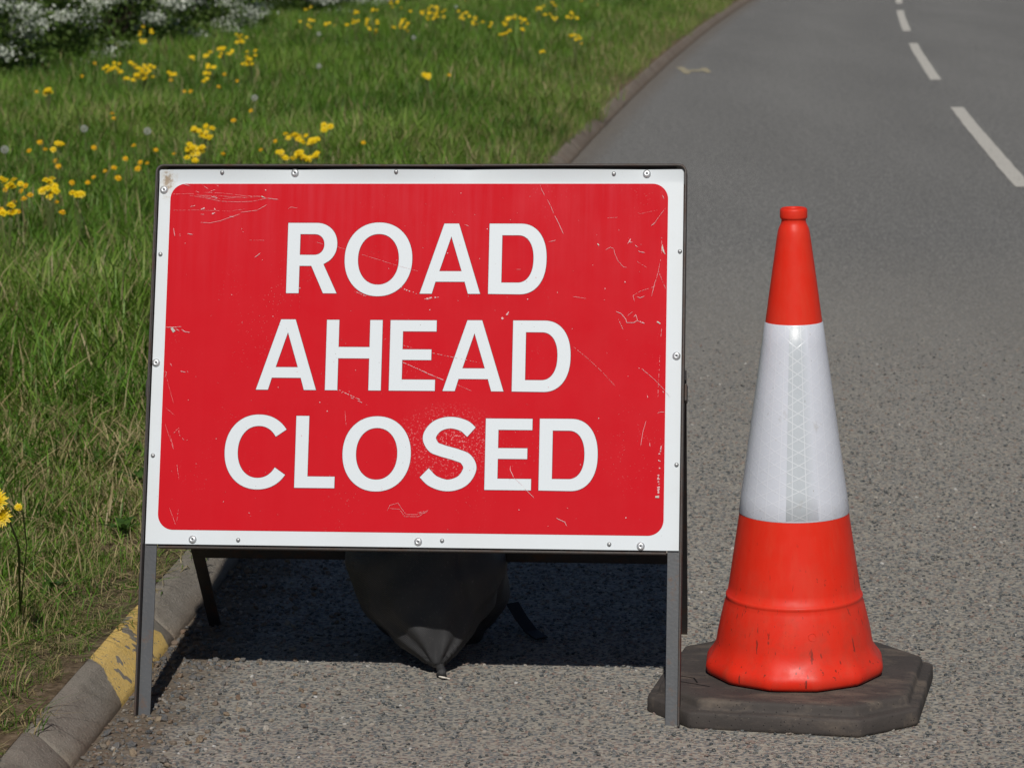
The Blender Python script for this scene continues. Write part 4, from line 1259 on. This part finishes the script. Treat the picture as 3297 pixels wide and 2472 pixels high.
def flower_plant(x, y, spread, n, h=.34):
    rr = random.Random(int(x * 1000) * 31 + int(y * 1000))
    z0 = float(verge_z(x, y)); root = empty('yellow_flower_plant', (x, y, z0))
    hh = .44 - z0
    heads = []; stems = []
    for k in range(n):
        a = rr.uniform(0, 6.283); r_ = 1.15 * spread * math.sqrt(rr.random())
        dx, dy = r_ * math.cos(a), .9 * r_ * math.sin(a)
        dz = hh + rr.uniform(-1, .7) * min(.10, spread * .75) - .015
        heads.append((dx, dy, dz))
        bx_, by_ = dx * .08, dy * .08
        stems.append(([(bx_, by_, 0), (dx * .25, dy * .25, dz * .5), (dx * .6, dy * .6, dz * .8), (dx, dy, dz - .004)], .0026, .0014))
    add_stems(root, stems, M['stem'])
    for (dx, dy, dz) in heads:
        o = bpy.data.objects.new('flower_head', rr.choice(HEADS)); o.location = (dx, dy, dz)
        o.rotation_euler = (rr.uniform(.25, 1.05), rr.uniform(-.35, .35), rr.uniform(-.4, .4)); s = rr.uniform(.85, 1.2); o.scale = (s, s, s); link(o, root)
    size = 'large dense' if n >= 10 else 'middling' if n >= 5 else 'small loose'
    zn = zone_of(x, y)
    tag(root, '%s clump of yellow flowers on tall stems %s' % (size, zn), 'flowers', 'yellow flower clumps %s, %s' % (zn, size))
    return root
plants = [flower_plant(x, y, max(sp, .03), n) for x, y, sp, n in CLUMPS]
ORD = ['leftmost', 'second from the left', 'third from the left', 'fourth from the left', 'fifth from the left', 'sixth from the left', 'seventh from the left', 'eighth from the left', 'ninth from the left', 'tenth from the left', 'eleventh from the left', 'twelfth from the left', 'thirteenth from the left', 'fourteenth from the left']
for gname in sorted({p['group'] for p in plants}):
    ps = sorted([p for p in plants if p['group'] == gname], key=lambda p: p.location.x / p.location.y)
    if len(ps) > 1:
        for k, p in enumerate(ps): p['label'] = ORD[k] + ' ' + p['label'].replace('clump of yellow', 'yellow').replace(' on tall stems', ' clump')

for x, y in SINGLES:
    rr = random.Random(int(x * 999) + int(y * 777)); z0 = float(verge_z(x, y)); hh = .335 - z0
    root = empty('small_flower', (x, y, z0))
    add_stems(root, [([(0, 0, 0), (.008, .0, hh * .6), (0, 0, hh - .003)], .0015, .001)], M['stem'])
    o = bpy.data.objects.new('flower_head', rr.choice(SMALL)); o.location = (0, 0, hh); o.rotation_euler = (rr.uniform(.2, .95), rr.uniform(-.4, .4), rr.uniform(-.4, .4)); s = rr.uniform(.85, 1.25); o.scale = (s, s, s); link(o, root)
    zn = zone_of(x, y)
    tag(root, 'single small orange yellow flower dotting the grass %s' % zn, 'flower', 'single small flowers %s' % zn)

# dandelion clocks
def clock_mesh():
    rr = random.Random(5); V = []; F = []; bc = []
    for k in range(150):
        z = 1 - 2 * (k + .5) / 150; a = k * 2.39996; r_ = math.sqrt(1 - z * z); d = Vector((r_ * math.cos(a), r_ * math.sin(a), z))
        t = d.cross(Vector((.2, .3, .9))).normalized(); b = d.cross(t); R0 = .021
        for q in range(3):
            an = q * math.pi / 3 + rr.random(); e = (t * math.cos(an) + b * math.sin(an)); j = len(V)
            nrm = d.cross(e) * .0004
            V += [d * R0 * .72 - nrm, d * R0 + e * .0042, d * R0 * .72 + nrm, d * R0 - e * .0042]; F += [(j, j + 1, j + 2), (j, j + 2, j + 3)]; bc += [rr.random()] * 4
    q = len(V)
    me = bpy.data.meshes.new('seed_head'); me.from_pydata([tuple(v) for v in V], [], F)
    at = me.attributes.new('bc', 'FLOAT', 'POINT'); at.data.foreach_set('value', bc); me.materials.append(M['clock']); return me
cm = clock_mesh()
CL = ['right of the tall flower clump mid verge', 'left of the flower clumps behind the sign', 'just left of the tallest clump behind the sign', 'on its own in the mid verge grass', 'at the foot of the blossoming hedge', 'at the left edge of the picture', 'in the open grass before the bend', 'among the far flower clumps']
for (x, y), lb in zip(CLOCKS, CL):
    z0 = float(verge_z(x, y)); hh = .40 - z0; root = empty('dandelion_clock', (x, y, z0))
    add_stems(root, [([(0, 0, 0), (.006, 0, hh * .5), (0, 0, hh)], .0022, .0018)], M['stem'])
    o = bpy.data.objects.new('seed_head', cm); o.location = (0, 0, hh); link(o, root)
    tag(root, 'white dandelion seed head ' + lb, 'dandelion clock', 'dandelion seed heads')

# the near dandelion at the left edge
root = empty('dandelion', (-1.035, 5.72, .10))
tops = [((-1.020, 5.42, .405), BIG, 1.0, (.95, -.1)), ((-1.014, 5.43, .372), BIG, .92, (1.05, .15)), ((-.990, 5.50, .375), HEADS[0], .5, (1.2, .5))]
st = []
for (p, me, s, rot) in tops:
    d = Vector(p) - Vector((-1.035, 5.72, .10))
    st.append(([Vector((0, 0, 0)), d * .4 + Vector((.012, .03, .05)), d * .8 + Vector((.006, .02, .03)), d - Vector((0, -.006, .004))], .0018, .0013))
    o = bpy.data.objects.new('flower_head', me); o.location = d; o.scale = (s, s, s); o.rotation_euler = (rot[0], rot[1], 0); link(o, root)
add_stems(root, st, M['stem'])
tag(root, 'bright yellow dandelion on tall stems at the left edge near the kerb', 'dandelion')

# broad-leaved weeds in the near grass
def weed(x, y, n, L, lb):
    rr = random.Random(int(x * 100) + n); root = empty('broadleaf_weed', (x, y, float(verge_z(x, y))))
    for k in range(n):
        a = 6.283 * k / n + rr.uniform(-.3, .3); l = L * rr.uniform(.7, 1.15); w = l * rr.uniform(.28, .38); V = []; F = []; bc = []
        ca, sa = math.cos(a), math.sin(a); lift = rr.uniform(.35, .9)
        for i in range(7):
            t = i / 6; ww = w * math.sin(math.pi * min(1, .12 + t * .86)) ** .8 * .5; r_ = l * t; z = l * lift * (t - .55 * t * t) + .02
            for s in (-1, 0, 1): V.append((ca * r_ - s * sa * ww, sa * r_ + s * ca * ww, z + abs(s) * ww * .3 + rr.uniform(-.002, .002))); bc.append(.3 + .4 * rr.random() + (.2 if s == 0 else 0))
        for i in range(6):
            for s in range(2): F.append((3 * i + s, 3 * i + s + 1, 3 * i + s + 4, 3 * i + s + 3))
        o = mesh_obj('leaf', V, F, M['weed'], root, True)
        at = o.data.attributes.new('bc', 'FLOAT', 'POINT'); at.data.foreach_set('value', bc)
    tag(root, lb, 'weed', 'broad leaved weeds by the kerb')
weed(-.97, 7.45, 9, .10, 'broad leaved green weed beside the sign, largest of the rosettes')
weed(-1.10, 7.35, 7, .085, 'broad leaved weed left of the largest rosette')
weed(-.97, 7.12, 6, .07, 'small broad leaved weed in front of the largest rosette')
weed(-1.25, 8.1, 8, .11, 'broad leaved weed farther up the verge left of the sign')
weed(-1.42, 9.2, 8, .12, 'large leaved weed in the longer grass left of the sign')
weed(-.93, 6.55, 6, .06, 'small broad leaved weed just over the kerb from the yellow paint')
weed(-1.01, 5.98, 6, .05, 'low broad leaved weed at the foot of the near dandelion')

# ------------------------------------------------------------------ blossoming hedge
def bush(x, y, rx, ry, h, lb, seed):
    g = np.random.default_rng(seed); z0 = float(verge_z(x, y)) - .05
    root = empty('blossoming_bush', (x, y, z0)); tag(root, lb, 'bush', 'bushes of the white blossoming hedge')
    rr = random.Random(seed); stems = []; tips = []
    for k in range(16):
        a = rr.uniform(0, 6.283); r_ = rr.uniform(.3, .95)
        b = Vector((rr.uniform(-.25, .25) * rx, rr.uniform(-.25, .25) * ry, 0)); t = Vector((math.cos(a) * r_ * rx, math.sin(a) * r_ * ry, h * rr.uniform(.25, .95)))
        mid = b.lerp(t, .5) + Vector((0, 0, h * .12)); stems.append(([b, mid, t], .022, .006)); tips.append(t)
    V = []; F = []
    for p, r0, r1 in stems:
        v, f = tube_geom(p, np.linspace(r0, r1, 3), 6); o_ = len(V); V += v; F += [tuple(i + o_ for i in q) for q in f]
    mesh_obj('branches', V, F, M['bark'], root, True)
    # clump centres on an uneven shell
    nc = int(85 * rx * ry * h) + 60
    u = g.normal(size=(nc, 3)); u /= np.linalg.norm(u, axis=1)[:, None]; u[:, 2] = np.abs(u[:, 2]) * 1.15 - .12
    rad = g.uniform(.62, 1.02, nc) * (1 + .12 * np.sin(5 * u[:, 0] + 3 * u[:, 2] + seed))
    cc = u * rad[:, None] * np.array([rx, ry, h]) ; cc[:, 2] = np.maximum(cc[:, 2], .06)
    def quads(name, n, sig, size, mat, sel, flat):
        ci = g.integers(0, len(sel), n); p = sel[ci] + g.normal(size=(n, 3)) * sig * np.array([1, 1, flat]); p[:, 2] = np.maximum(p[:, 2], .03)
        d = g.normal(size=(n, 3)); d /= np.linalg.norm(d, axis=1)[:, None]
        e = np.cross(d, g.normal(size=(n, 3))); e /= np.linalg.norm(e, axis=1)[:, None]
        s = size * g.uniform(.6, 1.3, n)[:, None]
        v = np.stack([p - d * s, p - e * s * .55, p + d * s, p + e * s * .55], 1).reshape(-1, 3)
        me = bpy.data.meshes.new(name); me.vertices.add(4 * n); me.vertices.foreach_set('co', v.ravel().astype(np.float32))
        me.loops.add(4 * n); me.loops.foreach_set('vertex_index', np.arange(4 * n, dtype=np.int32)); me.polygons.add(n)
        me.polygons.foreach_set('loop_start', np.arange(0, 4 * n, 4, dtype=np.int32)); me.update(calc_edges=True)
        at = me.attributes.new('bc', 'FLOAT', 'POINT'); at.data.foreach_set('value', np.repeat(g.random(n), 4).astype(np.float32)); me.materials.append(mat)
        o = link(bpy.data.objects.new(name, me), root); return o
    quads('foliage', int(nc * 85), .12, .024, M['hedge_leaf'], cc, .8)
    outer = cc[(rad > .78)]
    outer = outer[g.random(len(outer)) < .85]
    quads('blossom', int(len(outer) * 210), .07, .0165, M['blossom'], outer * 1.03, .45)
HB_ = [(-4.95, 22.6, 1.35, .95, 1.7, 'white blossoming bush at the far left, nearest of the hedge'),
       (-4.35, 24.6, 1.15, .95, 1.9, 'white blossoming bush second from the left in the hedge'),
       (-3.95, 27.4, 1.05, 1.2, 1.8, 'white blossoming bush third from the left in the hedge'),
       (-3.75, 30.6, 1.15, 1.5, 1.9, 'white blossoming bush fourth from the left in the hedge'),
       (-3.2, 34.2, 1.15, 1.6, 1.8, 'white blossoming bush fifth from the left in the hedge'),
       (-2.55, 38.0, 1.2, 1.7, 1.8, 'white blossoming bush at the right end of the hedge')]
for k, b in enumerate(HB_): bush(*b, 300 + k)
